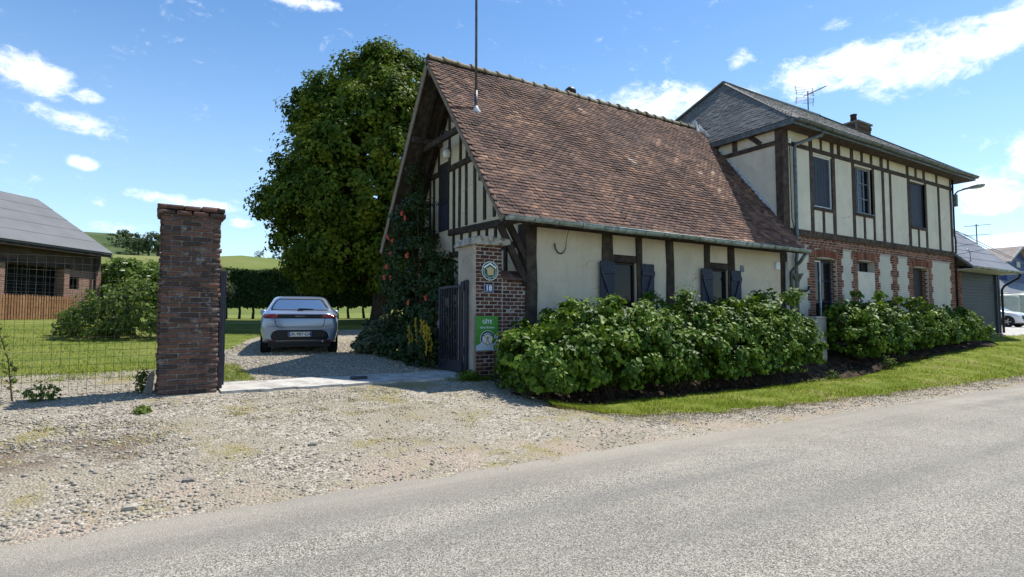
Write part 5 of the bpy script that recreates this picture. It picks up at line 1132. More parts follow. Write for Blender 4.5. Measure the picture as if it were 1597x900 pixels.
def make_car(name, loc, rz, label, body, plate, group=None, front=False):
    T = thing(name, loc, label, 'car', group, rz); st = catmull(STN, 5); rings = []
    for (y, zb_, zl, zt, wl, wm, wb, wt) in st:
        h = zl - zb_; hp = [(0, zb_), (.6 * wl, zb_), (wl * .97, zb_ + .02), (wl, zb_ + .1), (wm, zb_ + .45 * h), (wm, zb_ + .72 * h), ((wm + wb) / 2 + .004, zb_ + .9 * h), (wb, zl), (wb + (wt - wb) * .38, zl + (zt - zl) * .40), (wb + (wt - wb) * .78, zl + (zt - zl) * .80), (wt * .93, zl + (zt - zl) * .95), (wt * .6, zt - .004), (0, zt)]
        hp = catmull(hp, 3); ring = [(x, y, z) for x, z in hp] + [(-x, y, z) for x, z in hp[-2:0:-1]]; rings.append(ring)
    k = len(rings[0]); V = [p for r in rings for p in r]; F = []
    for i in range(len(rings) - 1):
        for j in range(k): F.append((i*k+j, i*k+(j+1)%k, (i+1)*k+(j+1)%k, (i+1)*k+j))
    F += [tuple(range(k))[::-1], tuple((len(rings)-1)*k+j for j in range(k))]
    mb = MB(); mb.add(V, F); put('body', mb, body, T, True, local=True)
    bvh = BVHTree.FromPolygons([Vector(p) for p in V], F)
    def patch(nm, poly, mat, off=.006, nx=24, nz=14, d=1, par=T):
        """thin skin laid on the body, seen along +y (or -y from the front): poly rows = (z, x0, x1)"""
        PV = []; PF = []; rows = catmull(poly, 4)
        for (z, x0, x1) in rows:
            for i in range(nx + 1):
                x = x0 + (x1 - x0) * i / nx; hit = bvh.ray_cast(Vector((x, -3 if d > 0 else 8, z)), Vector((0, d, 0)))[0]
                yy = hit.y if hit else (.2 if d > 0 else 3.8); PV.append((x, yy - d * off, z))
        m = nx + 1
        for j in range(len(rows) - 1):
            for i in range(nx): PF.append((j*m+i, j*m+i+1, (j+1)*m+i+1, (j+1)*m+i))
        q = MB(); q.add(PV, PF); o = put(nm, q, M[mat], par, True, local=True); sd = o.modifiers.new('thick', 'SOLIDIFY'); sd.thickness = .004; sd.offset = 1 if d > 0 else 1; return o
    if not front:
        patch('window_border', [(1.04, -.64, .64), (1.10, -.65, .65), (1.2, -.60, .60), (1.3, -.535, .535), (1.335, -.46, .46)], 'black_plastic', .004); patch('rear_window', [(1.06, -.60, .60), (1.10, -.615, .615), (1.2, -.565, .565), (1.285, -.505, .505), (1.30, -.46, .46)], 'rear_glass', .009)
        patch('spoiler_shadow_strip', [(1.305, -.50, .50), (1.335, -.47, .47)], 'black_plastic', .009)
        lb = patch('light_band', [(.845, -.77, .77), (.89, -.815, .815), (.945, -.79, .79)], 'black_plastic')
        for s in (-1, 1):
            a, b = (.47, .775) if s > 0 else (-.775, -.47)
            patch('tail_light', [(.862, a, b), (.895, a - .0, b + .02 * s), (.93, a + .04 * (s > 0), b - .04 * (s < 0))], 'tail_red', .010, 8)
        bi_ = patch('rear_bumper_insert', [(.345, -.60, .60), (.42, -.64, .64), (.52, -.60, .60), (.575, -.50, .50)], 'black_plastic')
        patch('tailgate_seam', [(.618, -.46, .46), (.628, -.46, .46)], 'black_plastic', .004)
        for s in (-1, 1): patch('tailgate_seam', [(.62, s * .47 - .006, s * .47 + .006), (.70, s * .53 - .006, s * .53 + .006), (.85, s * .555 - .006, s * .555 + .006)], 'black_plastic', .004, 2); patch('reflector', [(.30, s * .62 - .09, s * .62 + .09), (.33, s * .62 - .09, s * .62 + .09)], 'tail_red', .006, 4)
        patch('diffuser', [(.30, -.40, .40), (.335, -.42, .42)], 'alloy', .008)
        patch('bumper_crease', [(.655, -.70, .70), (.661, -.70, .70)], 'black_plastic', .003)
        pw = put('number_plate', MB().box((-.26, -.032, .42), (.26, -.012, .53)), M['plate_white'], T, local=True, bevel=.004)
        put('plate_edge_left', MB().box((-.258, -.0335, .422), (-.222, -.0322, .528)).box((.222, -.0335, .422), (.258, -.0322, .528)), M['plate_blue'], pw, local=True)
        text_obj(plate, .098, M['black_plastic'], pw, (0, -.0335, .475), (pi / 2, 0, 0), 'plate_letters', bold=.0015)
        text_obj('PEUGEOT', .05, M['alu'], lb, (0, min(v.co.y for v in lb.data.vertices) - .010, .895), (pi / 2, 0, 0), 'badge_letters')
        put('rear_wiper', MB().beam((-.02, .205, 1.075), (.30, .235, 1.062), .014, .03).box((-.05, .17, 1.045), (.07, .215, 1.085)), M['black_plastic'], T, local=True)
        put('exhaust_tip', MB().tube([(.52, .03, .30), (.52, .25, .30)], .03, 10), M['alloy'], T, True, local=True)
        put('roof_aerial', MB().tube([(0, 1.0, 1.40), (0, .88, 1.50)], .008, 6), M['black_plastic'], T, local=True)
    else:
        patch('windscreen', [(1.06, -.66, .66), (1.2, -.60, .60), (1.36, -.52, .52)], 'rear_glass', d=-1)
        patch('front_bumper', [(.34, -.55, .55), (.45, -.68, .68), (.6, -.66, .66), (.68, -.6, .6)], 'black_plastic', d=-1)
        put('number_plate', MB().box((-.26, 4.05, .44), (.26, 4.07, .55)), M['plate_white'], T, local=True)
        for s in (-1, 1): a, b = (.36, .62) if s > 0 else (-.62, -.36); patch('headlight', [(.70, a, b), (.78, a, b)], 'mirror_glass', .008, 8, d=-1)
    # side glazing
    for s in (-1, 1):
        rows = []
        for zf in (.12, .45, .82):
            row = []
            for y in np.linspace(.75, 2.75, 20):
                hh = bvh.ray_cast(Vector((s * 3, y, .98 + zf * (.36 if y < 2.3 else .36 - (y - 2.3) * .55))), Vector((-s, 0, 0)))[0]
                row.append((hh.x + s * .006, hh.y, hh.z))
            rows.append(row)
        q = MB(); q.add([p for r in rows for p in r], [(j*20+i, j*20+i+1, (j+1)*20+i+1, (j+1)*20+i) for j in range(2) for i in range(19)]); put('side_window', q, M['glass'], T, True, local=True)
        put('mirror', MB().lathe((s * .93, 2.45, 1.02), [(.02, -.08), (.07, -.05), (.085, 0), (.07, .06), (.02, .09)], 12, 'x').box((s * .84, 2.43, .98), (s * .92, 2.47, 1.01)), body if not front else M['black_plastic'], T, True, local=True)
    for y in (.78, 3.3):
        for s in (-1, 1):
            x = s * .775; wh = put('wheel', MB().lathe((x, y, .31), [(.20, s * .11), (.29, s * .11), (.315, s * .06), (.315, -s * .06), (.29, -s * .11), (.2, -s * .11)], 28, 'x'), M['rubber'], T, True, local=True)
            rm = MB().lathe((x + s * .09, y, .31), [(.2, 0), (.19, s * .015), (.04, s * .005)], 20, 'x')
            for k in range(5): a = 2 * pi * k / 5; rm.beam((x + s * .10, y, .31), (x + s * .105, y + .19 * cos(a), .31 + .19 * sin(a)), .05, .02, up=(1, 0, 0))
            put('rim', rm, M['alloy'], wh, local=True)
            put('wheel_arch', MB().lathe((s * .868, y, .33), [(.36, 0), (.36, s * .004)], 24, 'x'), M['black_plastic'], T, local=True)
    put('underbody', MB().box((-.7, .25, .17), (.7, 3.8, .3)), M['black_plastic'], T, local=True)
    return T
hdg = math.atan2(.34, 1.58); rc = Vector((3.24, 14.9)); cs, sn = sin(hdg), cos(hdg); rc0 = rc - Vector((cs, sn)) * .78
make_car('parked_car', (rc0.x, rc0.y, Z(rc0.x, rc0.y) + .03), -hdg, 'silver blue hatchback parked on the gravel drive, seen from behind', M['car_silver'], 'GK-987-GX')
make_car('parked_car', (44.4, 16.4, 1.07), pi, 'small white car with black bumper parked far off beyond the garage', M['car_white'], '', front=True)

# ------------------------------------------------------------------ trees and plants
def plant(name, base, label, cat, lobes, n, per, crad, size, mat, group=None, broad=False, stems=4, stem_r=.02, part='foliage', zmin=None, up=.5, inner=.72, trunk=None, stem_mat='twig', fold=.22):
    T = thing(name, base, label, cat, group)
    pts, nor = crown_points(lobes, n, per, crad, inner, up, zmin)
    put(part, leaf_mesh(part, pts, nor, size, M[mat], broad, fold=fold), None, T)
    bx, by, bz = base; mb = MB()
    for i in range(stems):
        l = lobes[i % len(lobes)]; e = Vector((l[0] + random.uniform(-.5, .5) * l[3], l[1] + random.uniform(-.5, .5) * l[4], l[2] + .5 * l[5])); b = Vector((bx + random.uniform(-.3, .3) * (l[3] if not trunk else .1), by + random.uniform(-.2, .2) * (l[4] if not trunk else .1), bz - .05))
        if not trunk: b.z = Z(b.x, b.y) - .05 if base[2] < 3 else bz - .05
        m_ = (b + e) / 2 + Vector((random.uniform(-.1, .1), random.uniform(-.1, .1), .1)); mb.tube([b, m_, e], [stem_r, stem_r * .7, stem_r * .35], 6, False)
    if stems: put('stem' if not trunk else 'limb', mb, M[stem_mat], T)
    return T
# broad-leaved bushes along the cottage and the house: (u, half length, top z, v centre, depth, label)
BUSH = [
 (5.55, .62, 1.42, 7.76, .76, 'low broad-leaved green bush beside the brick gate pillar'),
 (6.95, .95, 1.88, 7.84, .95, 'tall leafy green bush under the cottage corner, second from the gate pillar'),
 (8.75, 1.15, 1.95, 7.86, .97, 'leafy green bush under the first shuttered cottage window'),
 (10.75, 1.10, 1.92, 7.90, .95, 'leafy green bush under the second shuttered cottage window'),
 (12.45, .85, 2.12, 8.08, .72, 'dark leafy bush at the cottage end, left of the pale low pillar'),
 (16.3, 1.15, 2.12, 8.15, .85, 'big dark leafy bush before the french window, right of the pale low pillar'),
 (18.2, 1.35, 2.17, 8.25, .80, 'leafy bush in front of the brick house, under its blocked panel'),
 (20.6, 1.25, 1.92, 8.3, .75, 'bright topped leafy bush before the dark door of the brick house'),
 (22.9, 1.15, 1.85, 8.35, .70, 'last leafy bush of the row, next to the garage')]
for i, (u, hl, top, v, dp, lab) in enumerate(BUSH):
    g = Z(u, v); H = top - g; lo = []
    ni = 5 if hl > 1 else 4
    for k in range(ni):
        uu = u + (k / (ni - 1) - .5) * 2 * hl * .72; hh = H * random.uniform(.84, 1.0)
        lo.append((uu, v + random.uniform(-.1, .1), g + hh * .60, hl * .48, dp * .88, hh * .40))
        lo.append((uu + random.uniform(-.2, .2), v - dp * .40, g + hh * .40, hl * .42, dp * .60, hh * .36))
    for k in range(16):                                    # young shoots standing out of the mound
        uu = u + random.uniform(-1, 1) * hl; vv = v + random.uniform(-.9, .6) * dp; e = 1 - ((uu - u) / hl / 1.25)**2; lo.append((uu, vv, g + H * (.88 + .16 * random.random()) * max(.55, e), .07, .07, .13))
    near = i < 5
    plant('leafy_bush', (u, v, g), lab, 'bush', lo, 430 if near else 290, 52 if near else 44, .19, .098 if near else .11, 'leaf_bush', 'leafy bushes along the house walls', True, 14, .012, zmin=g + (.20 if near else .12), up=.55, inner=.5)
# the big lime tree behind the cottage
tb = Vector((8.6, 24.15, Z(8.6, 24.15)))
def at(px_u, z, d=25.): return px_u
right = Vector((.8434, -.5373, 0)); fwd = Vector((.5373, .8434, 0))
lob = []
def tl(dx, dz, rx, rz, ry=None, df=0):                     # lobe offset from trunk: dx to the right as seen from the street, dz above ground
    p = tb + right * dx + fwd * df; r = ry or rx; lob.append((p.x, p.y, tb.z + dz, r, r, rz))
tl(.4, 10.4, 1.9, 1.7); tl(-2.5, 10.0, 1.15, 1.0); tl(-3.0, 9.0, 1.3, 1.2); tl(-1.2, 10.8, 1.2, 1.0); tl(0.0, 11.3, 1.3, .9); tl(-1.2, 9.6, 1.7, 1.5); tl(2.0, 9.9, 1.7, 1.6); tl(-2.6, 8.6, 1.5, 1.5, df=.4); tl(.3, 8.6, 2.4, 1.6, df=-1.2); tl(2.6, 8.2, 2.0, 1.7)
tl(-2.9, 7.0, 1.7, 1.4); tl(-.8, 6.9, 2.2, 1.6, df=-1.6); tl(1.6, 6.6, 2.4, 1.6, df=-1.4); tl(3.6, 6.4, 2.0, 1.8); tl(-4.3, 5.1, 1.35, .95); tl(-3.9, 6.0, 1.1, .8); tl(-2.5, 5.2, 1.8, 1.2, df=-1.0); tl(-.4, 5.0, 2.4, 1.4, df=-1.9)
tl(2.2, 4.6, 2.4, 1.5, df=-1.6); tl(4.2, 4.4, 1.9, 1.7); tl(-3.4, 3.6, 1.5, 1.1); tl(-1.2, 3.2, 2.1, 1.2, df=-1.0); tl(1.2, 2.8, 2.1, 1.1, df=-1.0); tl(3.4, 2.8, 2.0, 1.2); tl(-2.6, 2.3, 1.4, .9); tl(.2, 2.0, 1.8, .7); tl(0, 6, 2.9, 4.2, df=.8); tl(2.6, 1.9, 1.4, .7)
TR = thing('lime_tree', tb, 'huge broad-leaved tree with dense rounded crown behind the cottage gable', 'tree')
pts, nor = crown_points(lob, 3300, 62, .50, .66, .45, tb.z + 1.15)
q = tb + fwd * .6; p2, n2_ = crown_points([(q.x, q.y, q.z + 6.0, 3.4, 2.6, 4.6), (q.x + 1.6, q.y - 1, q.z + 5.6, 3.0, 2.4, 4.0)], 420, 60, .6, .55, .45, tb.z + 1.4); pts = np.concatenate([pts, p2]); nor = np.concatenate([nor, n2_])
put('crown', leaf_mesh('crown', pts, nor, .185, M['leaf_tree'], False), None, TR)
mb = MB(); mb.tube([tb + Vector((0, 0, -.2)), tb + Vector((0, 0, .5)), tb + Vector((.05, 0, 1.6)), tb + Vector((0, .1, 4)), tb + Vector((.1, 0, 8))], [.52, .40, .34, .28, .10], 12)
put('trunk', mb, M['bark'], TR, True)
mb = MB()
for l in lob[:22]: mb.tube([tb + Vector((0, 0, random.uniform(1.6, 4.5))), (tb + Vector(l[:3])) / 2 + Vector((0, 0, .3)), Vector(l[:3])], [.16, .10, .05], 6, False)
put('limb', mb, M['bark'], TR)
# clipped hedge at the end of the garden, on visible trunks
hg = thing('garden_hedge', (5.2, 31.2, Z(5.2, 31.2)), 'long dark clipped hedge on bare trunks at the far end of the lawn', 'hedge')
a, b = Vector((1.6, 33.3)), Vector((13.5, 26.6)); PT = []; NO = []
n = 26000; t = RG.random(n); w_ = RG.uniform(-.55, .55, n); hz = RG.random(n)**.8; dirv = (b - a).normalized(); pv = Vector((dirv.y, -dirv.x))
ux = a.x + (b.x - a.x) * t; vy = a.y + (b.y - a.y) * t; side = np.where(RG.random(n) < .75, -1., 1.) * .55
face = RG.random(n); ww = np.where(face < .7, -side * -1 * 1, w_); ww = np.where(face < .7, .5 * np.sign(RG.random(n) - .2), w_) + RG.normal(0, .06, n)
topz = 2.35 + .14 * np.array([float(vn(x, y, 1.1, 2)) for x, y in zip(ux, vy)]); zz = np.where(face < .7, .55 + (topz - .55) * hz, topz + RG.normal(0, .05, n))
gz_ = zg(ux, vy); px_ = ux + pv.x * ww; py_ = vy + pv.y * ww
nrm = np.stack([np.where(face < .7, pv.x * np.sign(ww), 0), np.where(face < .7, pv.y * np.sign(ww), 0), np.where(face < .7, .35, 1.)], 1) + RG.normal(0, .45, (n, 3))
put('foliage', leaf_mesh('foliage', np.stack([px_, py_, gz_ + zz], 1), nrm, .17, M['leaf_hedge']), None, hg)
ctr = MB()
for k in range(12):
    p0 = a + (b - a) * (k / 12); p1 = a + (b - a) * ((k + 1) / 12); g0, g1 = Z(p0.x, p0.y), Z(p1.x, p1.y); q = pv * .38
    ctr.prism([(p0.x - q.x, p0.y - q.y, g0 + .62), (p0.x + q.x, p0.y + q.y, g0 + .62), (p0.x + q.x, p0.y + q.y, g0 + 2.2), (p0.x - q.x, p0.y - q.y, g0 + 2.2)], (p1.x - p0.x, p1.y - p0.y, g1 - g0))
put('branch_core', ctr, M['bark'], hg)
for k in range(22):
    p = a + (b - a) * ((k + random.uniform(.2, .8)) / 22); g = Z(p.x, p.y); put('trunk', MB().tube([(p.x, p.y, g - .05), (p.x + random.uniform(-.06, .06), p.y, g + .4), (p.x + random.uniform(-.1, .1), p.y, g + .9)], [.075, .06, .05], 7), M['bark'], hg)
# rail fence glimpsed under the tree
rfn = thing('rail_fence', (13, 27.5, Z(13, 27.5)), 'low dark wooden rail fence glimpsed behind the tree trunk', 'fence')
for k in range(4):
    p = Vector((11.6 + k * 1.3, 26.9 + k * .1)); put('fence_post', MB().box((p.x - .05, p.y - .05, Z(p.x, p.y) - .1), (p.x + .05, p.y + .05, Z(p.x, p.y) + 1.0)), M['timber'], rfn)
put('rail', MB().beam((11.5, 26.84, Z(12, 27) + .85), (15.7, 27.16, Z(15, 27) + .85), .04, .1), M['timber'], rfn); put('rail', MB().beam((11.5, 26.84, Z(12, 27) + .5), (15.7, 27.16, Z(15, 27) + .5), .04, .1), M['timber'], rfn)
# garden shrubs on the left
def px2(X, d): u, v = xd(X, d); return u, v, Z(u, v)
u, v, g = px2(-11.0, 16.0)
lo = [(*[c for c in (Vector((u, v, 0)) + right * dx + fwd * df)[:2]], g + dz, rx, rx, rz) for dx, df, dz, rx, rz in ((0, 0, .75, 1.0, .70), (-.9, .2, .45, .75, .45), (.8, .1, .8, .85, .75), (.3, .5, 1.1, .7, .55), (-.35, -.3, .55, .7, .5), (1.3, .4, .9, .6, .8), (-1.35, .2, .25, .45, .3))]
plant('garden_shrub', (u, v, g), 'spreading light green shrub on the lawn just left of the brick pillar', 'shrub', lo, 520, 24, .17, .10, 'leaf_shrub', None, False, 12, .018, zmin=g + .05, up=.6)
u, v, g = px2(-17.3, 26.2)
lo = [(*[c for c in (Vector((u, v, 0)) + right * dx + fwd * df)[:2]], g + dz, rx, rx, rz) for dx, df, dz, rx, rz in ((0, 0, 1.7, 1.25, 1.05), (-.6, 0, 1.9, .9, .9), (.9, .2, 1.5, .95, .85), (1.5, .3, 1.1, .7, .6), (-.9, 0, .9, .8, .8), (.2, -.3, 1.0, 1.1, .9))]
EB = plant('elder_bush', (u, v, g), 'round dark green bush with cream flower heads beside the barn corner', 'bush', lo, 460, 44, .26, .13, 'leaf_elder', None, False, 8, .04, zmin=g + .15)
mb = MB()
for k in range(16):
    mb = MB(); l = lo[k % 4]; d = Vector((random.uniform(-1, 1), random.uniform(-1, 0), random.uniform(.1, 1))).normalized(); c = Vector(l[:3]) + Vector((d.x * l[3], d.y * l[4], d.z * l[5])); mb.lathe(c, [(.02, -.02), (.11, .02), (.08, .05)], 7); put('flower_head', mb, M['flower_white'], EB)
u, v, g = px2(-17.4, 23.9)
lo = [(u, v, g + .35, .6, .5, .35), (u + .5, v - .2, g + .3, .5, .4, .28)]
plant('flowering_plant', (u, v, g), 'low pale silvery plant at the foot of the barn wall', 'plant', lo, 80, 30, .12, .09, 'leaf_silver', None, False, 6, .01)
u, v, g = px2(-9.9, 18.3)
lo = [(u, v, g + .75, .7, .7, .8), (u + .3, v, g + 1.5, .6, .6, .6), (u - .2, v, g + .4, .7, .7, .4)]
plant('pale_shrub', (u, v, g), 'pale grey green shrub rising behind the left brick pillar', 'shrub', lo, 150, 34, .2, .11, 'leaf_silver', None, False, 8, .018)
# climbing rose on the gable, with coral flowers
lo = []
for (vv, zz, ru, rv_, rz) in ((12.4, 1.2, .5, .8, .8), (12.6, 2.2, .6, .9, .8), (12.9, 3.1, .55, .75, .7), (13.2, 3.7, .45, .55, .55), (11.7, 1.7, .5, .65, .9), (11.4, 2.4, .4, .45, .5), (13.6, 2.6, .55, .6, .8), (13.7, 1.6, .6, .7, .9), (11.2, 1.1, .45, .5, .6), (12.8, 4.2, .28, .35, .4), (13.0, 4.8, .18, .25, .45)): lo.append((5.45, vv, zz, ru, rv_, rz))
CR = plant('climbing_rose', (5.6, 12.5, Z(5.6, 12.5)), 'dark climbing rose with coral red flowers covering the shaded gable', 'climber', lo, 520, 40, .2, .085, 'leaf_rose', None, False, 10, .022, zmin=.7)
for (vv, zz, uu) in ((13.13, 3.36, 4.98), (11.1, 1.92, 4.95), (12.35, 3.80, 4.98), (13.12, 3.05, 4.93), (12.6, 3.95, 5.0), (13.3, 2.75, 4.9), (11.9, 1.85, 4.9), (13.45, 2.5, 4.9), (12.9, 2.45, 4.85), (13.5, 3.5, 5.0), (12.0, 2.9, 4.9)):
    mb = MB()
    for k in range(9):
        a = k * 2.4; r = .014 + .0045 * k; c = Vector((uu - .02 + random.uniform(-.02, .02), vv + r * cos(a), zz + r * sin(a))); t1 = Vector((-.6, cos(a), sin(a))).normalized(); t2 = t1.cross(Vector((1, .2, .1))).normalized()
        mb.add([c - t2 * .036, c + t1 * .04, c + t2 * .036, c - t1 * .03 + Vector((-.02, 0, 0))], [(0, 1, 2, 3)])
    put('flower', mb, M['flower_red'], CR)
# beds beside the open gate
g = Z(4.9, 10.8)
YP = plant('yellow_flower_plant', (4.75, 10.5, g), 'upright plant with yellow flower spikes beside the open gate leaf', 'plant', [(4.62, 10.45, g + .38, .28, .40, .40), (4.65, 11.0, g + .32, .3, .35, .34), (4.7, 10.3, g + .55, .16, .22, .25)], 110, 26, .1, .075, 'leaf_rose', None, False, 14, .008)
for k in range(15):
    mb = MB()
    vv = random.uniform(10.0, 10.95); zt = g + random.uniform(.55, 1.0); uu = random.uniform(4.42, 4.62)
    for q in range(7): c = Vector((uu + random.uniform(-.025, .025), vv + random.uniform(-.025, .025), zt - q * .035)); mb.lathe(c, [(.004, -.022), (.021, 0), (.006, .022)], 5)
    mb.tube([(uu, vv, zt + .03), (uu, vv, zt - .28)], .008, 4); put('flower_spike', mb, M['flower_yellow'], YP)
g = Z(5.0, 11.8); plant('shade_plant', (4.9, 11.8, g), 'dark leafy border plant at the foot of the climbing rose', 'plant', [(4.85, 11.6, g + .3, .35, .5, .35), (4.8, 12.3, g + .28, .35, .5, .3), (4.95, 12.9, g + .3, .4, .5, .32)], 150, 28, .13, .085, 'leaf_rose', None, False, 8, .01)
g = Z(5.0, 13.9); plant('lavender', (4.95, 13.9, g), 'grey green bushy lavender at the corner of the shaded border', 'plant', [(4.85, 13.6, g + .3, .4, .35, .34), (4.95, 14.3, g + .42, .42, .42, .45), (5.5, 14.6, g + .55, .4, .4, .5), (4.6, 13.9, g + .22, .3, .3, .24)], 170, 40, .12, .10, 'leaf_silver', None, False, 8, .008, up=1.0)
# young sapling and weeds by the wire fence
def sapling(u, v, h, lab, lean=0., n=26, mat='leaf_shrub', nm='sapling', cat='sapling', sz=.075, grp=None):
    g = Z(u, v); T = thing(nm, (u, v, g), lab, cat, grp); top = Vector((u + lean, v + .03, g + h)); b = Vector((u, v, g - .03)); m_ = (b + top) / 2 + Vector((.05, 0, 0)); mb = MB().tube([b, m_, top], [.011, .008, .004], 6)
    C = []
    for k in range(n):
        t = .12 + .88 * k / n; p = b.lerp(m_, t * 2) if t < .5 else m_.lerp(top, t * 2 - 1); a = k * 2.4; e = p + Vector((cos(a), sin(a), .5)) * random.uniform(.06, .17) * (1.1 - t * .6); mb.tube([p, e], [.004, .002], 4, False)
        for q in range(2): C.append(p.lerp(e, .4 + .2 * q) + Vector((random.uniform(-.02, .02), random.uniform(-.02, .02), random.uniform(-.01, .02))))
    put('stem', mb, M['twig'], T); C = np.array([c[:] for c in C]); put('foliage', leaf_mesh('foliage', C, RG.normal(0, .6, C.shape) + [0, 0, .8], sz, M[mat]), None, T); return T
sapling(-1.35, 9.28, 1.05, 'thin upright sapling growing through the wire fence', -.22, 30)
def weed(u, v, r, h, lab, mat='leaf_shrub', n=40, grp='weeds along the fence and ditch'):
    g = Z(u, v); return plant('weed', (u, v, g), lab, 'weed', [(u, v, g + h * .45, r, r, h * .5)], n, 7, .07, .05, mat, grp, False, 5, .004)
weed(-2.1, 9.15, .16, .2, 'leafy weed clump at the foot of the wire fence, left of the sapling'); weed(-2.7, 9.0, .2, .2, 'leafy weed clump at the wire fence by the frame edge'); weed(-1.05, 9.1, .16, .25, 'leafy weed clump just right of the thin sapling')
weed(.0, 9.36, .08, .34, 'weed clump tucked against the left brick pillar'); weed(13.55, 7.35, .13, .3, 'green weed on the bare earth bank below the pale pillar'); weed(15.9, 7.2, .14, .38, 'taller pale weed on the bare earth bank, right of the pale pillar')
weed(4.72, 8.85, .2, .14, 'low green weed at the foot of the plastered pillar side', 'grass', 60); weed(5.25, 8.2, .13, .35, 'wispy weed under the low bush beside the gate pillar', 'leaf_silver'); weed(.0, 8.1, .06, .07, 'small green and red weed on the gravel before the left pillar')
# trees on the hill
def far_tree(px, py, d, w, h, lab, mat='leaf_far', n=None, nm='hill_tree', cat='tree'):
    X = (px - 798.5) / 895 * d; u, v = xd(X, d); zc = 1.45 + (500 - py) / 895 * d
    T = thing(nm, (u, v, zc), lab, cat, 'trees on the hill'); lo = [(u + random.uniform(-.25, .25) * w, v + random.uniform(-.25, .25) * w, zc + h * random.uniform(.45, .7), w * .36, w * .36, h * .33) for _ in range(5)]
    pts, nor = crown_points(lo, 130, 16, w * .10, .6, .4); put('crown', leaf_mesh('crown', pts, nor, w * .075, M[mat]), None, T)
    put('trunk', MB().tube([(u, v, zc - 4), (u, v, zc + h * .5)], [w * .05, w * .03], 6), M['bark'], T)
far_tree(403, 406, 142, 2.2, 2.6, 'pale feathery tree on the meadow skyline, left of the big tree', 'leaf_pale'); far_tree(421, 408, 142, 1.9, 1.1, 'small dark bush on the meadow skyline'); far_tree(438, 409, 140, 3.8, 3.0, 'round dark tree on the meadow skyline beside the big crown'); far_tree(452, 410, 146, 4.6, 3.6, 'tall dark tree on the skyline partly behind the big crown')
far_tree(455, 424, 120, 5.5, 2.4, 'wide dark bush below the skyline against the big crown'); far_tree(470, 425, 118, 4, 2.4, 'dark bush half hidden by the big crown on the meadow')
far_tree(185, 372, 345, 9, 6, 'grey topped tree on the crest of the far hill', 'leaf_pale'); far_tree(245, 396, 300, 13, 13, 'tall feathery pale tree just left of the brick pillar top', 'leaf_pale')
for px, py, d, w, h, lab in ((194, 396, 300, 15, 12, 'big round dark tree on the far hillside, centre of the clump'), (213, 398, 290, 12, 9, 'dark tree right of the big round one on the far hillside'), (229, 400, 280, 13, 9, 'broad dark tree beside the pale feathery one on the far hill'), (243, 401, 280, 12, 13, 'dark tree beneath the pale feathery one by the pillar'), (172, 380, 320, 8, 6, 'small dark tree high on the far hill above the barn roof'), (207, 385, 330, 9, 8, 'dark tree behind the big round one on the far hill')): far_tree(px, py, d, w, h, lab)
hb_ = thing('field_hedge', (*xd(-150, 260), 36), 'thin dark field hedge line across the foot of the far hill', 'hedge'); C = []
for k in range(2600):
    px = random.uniform(120, 300); d = 235; X = (px - 798.5) / 895 * d; py = 402 + (px - 150) * .045 + random.uniform(-1.5, 1.0); u, v = xd(X, d); C.append((u, v, 1.45 + (500 - py) / 895 * d))
C = np.array(C); put('foliage', leaf_mesh('foliage', C, RG.normal(0, 1, C.shape), 1.1, M['leaf_far']), None, hb_)

# ------------------------------------------------------------------ loose stones, grass blades, moss (uncountable stuff)
def ico():
    bm = bmesh.new(); bmesh.ops.create_icosphere(bm, subdivisions=1, radius=1); v = np.array([p.co[:] for p in bm.verts]); f = np.array([[q.index for q in t.verts] for t in bm.faces]); bm.free(); return v, f
IV, IF = ico()
def scatter_stones(name, P_, size, mat, flat=.55):
    n = len(P_); k = len(IV); ang_ = RG.uniform(0, 2 * pi, n); s = np.asarray(size)[:, None] * np.stack([RG.uniform(.7, 1.3, n), RG.uniform(.45, .9, n), RG.uniform(.35, .7, n) * flat / .55], 1)
    V = IV[None] * (1 + RG.uniform(-.25, .2, (n, k, 1))) * s[:, None, :]; c, s_ = np.cos(ang_)[:, None], np.sin(ang_)[:, None]
    x = V[..., 0] * c - V[..., 1] * s_; y = V[..., 0] * s_ + V[..., 1] * c; V = np.stack([x, y, V[..., 2]], 2) + P_[:, None, :]
    F = (IF[None] + (np.arange(n) * k)[:, None, None]).reshape(-1, 3); o = put(name, mesh(name, V.reshape(-1, 3), F, np.repeat(RG.random(n), len(IF)), mat), None); o['kind'] = 'stuff'; return o
M['stone'] = pm('flint stone', [(0, (.15, .13, .115)), (.3, (.28, .25, .205)), (.7, (.37, .33, .26)), (.93, (.47, .43, .36)), (1, (.60, .57, .51))], 30, 3, .85, .4, 120, .004, .85)
n = 70000; U = RG.uniform(-9, 6.6, n); Vv = RG.uniform(4.75, 12.2, n)
den = .20 + .80 * sstep(.44, .60, fbm(U, Vv, 1.0, 21)); den = den * np.where(U < .4, 1.0, .62) * (1 - .75 * sstep(2.4, 3.6, U) * (Vv < 8.8) * sstep(.45, .6, fbm(U, Vv, 1.6, 5)))
ok = (RG.random(n) < den) & (Vv > 4.85 + .2 * fbm(U, Vv, .5, 3)) & ~((U > .85) & (U < 4.95) & (Vv > 8.75) & (Vv < 9.8)) & ~((U > 5.0) & (Vv > 6.3)) & (~((U > 4.7) & (Vv > 8.6)))
U, Vv = U[ok], Vv[ok]; S = RG.gamma(2.6, .0036, len(U)) + .004; S = S * np.where(U < .4, 1.15, .85); S = np.minimum(S, .024)
scatter_stones('gravel_stones', np.stack([U, Vv, zg(U, Vv) + .010 + S * .12], 1), S, M['stone'])
n = 12000; U = RG.uniform(.8, 6.0, n); Vv = RG.uniform(9.7, 17, n); ok = (U > np.interp(Vv, [8.9, 12, 14.5, 18], [.9, 1., 1.3, 2.6])) & (U < np.interp(Vv, [9, 13, 17], [4.7, 4.8, 6.2])); U, Vv = U[ok], Vv[ok]
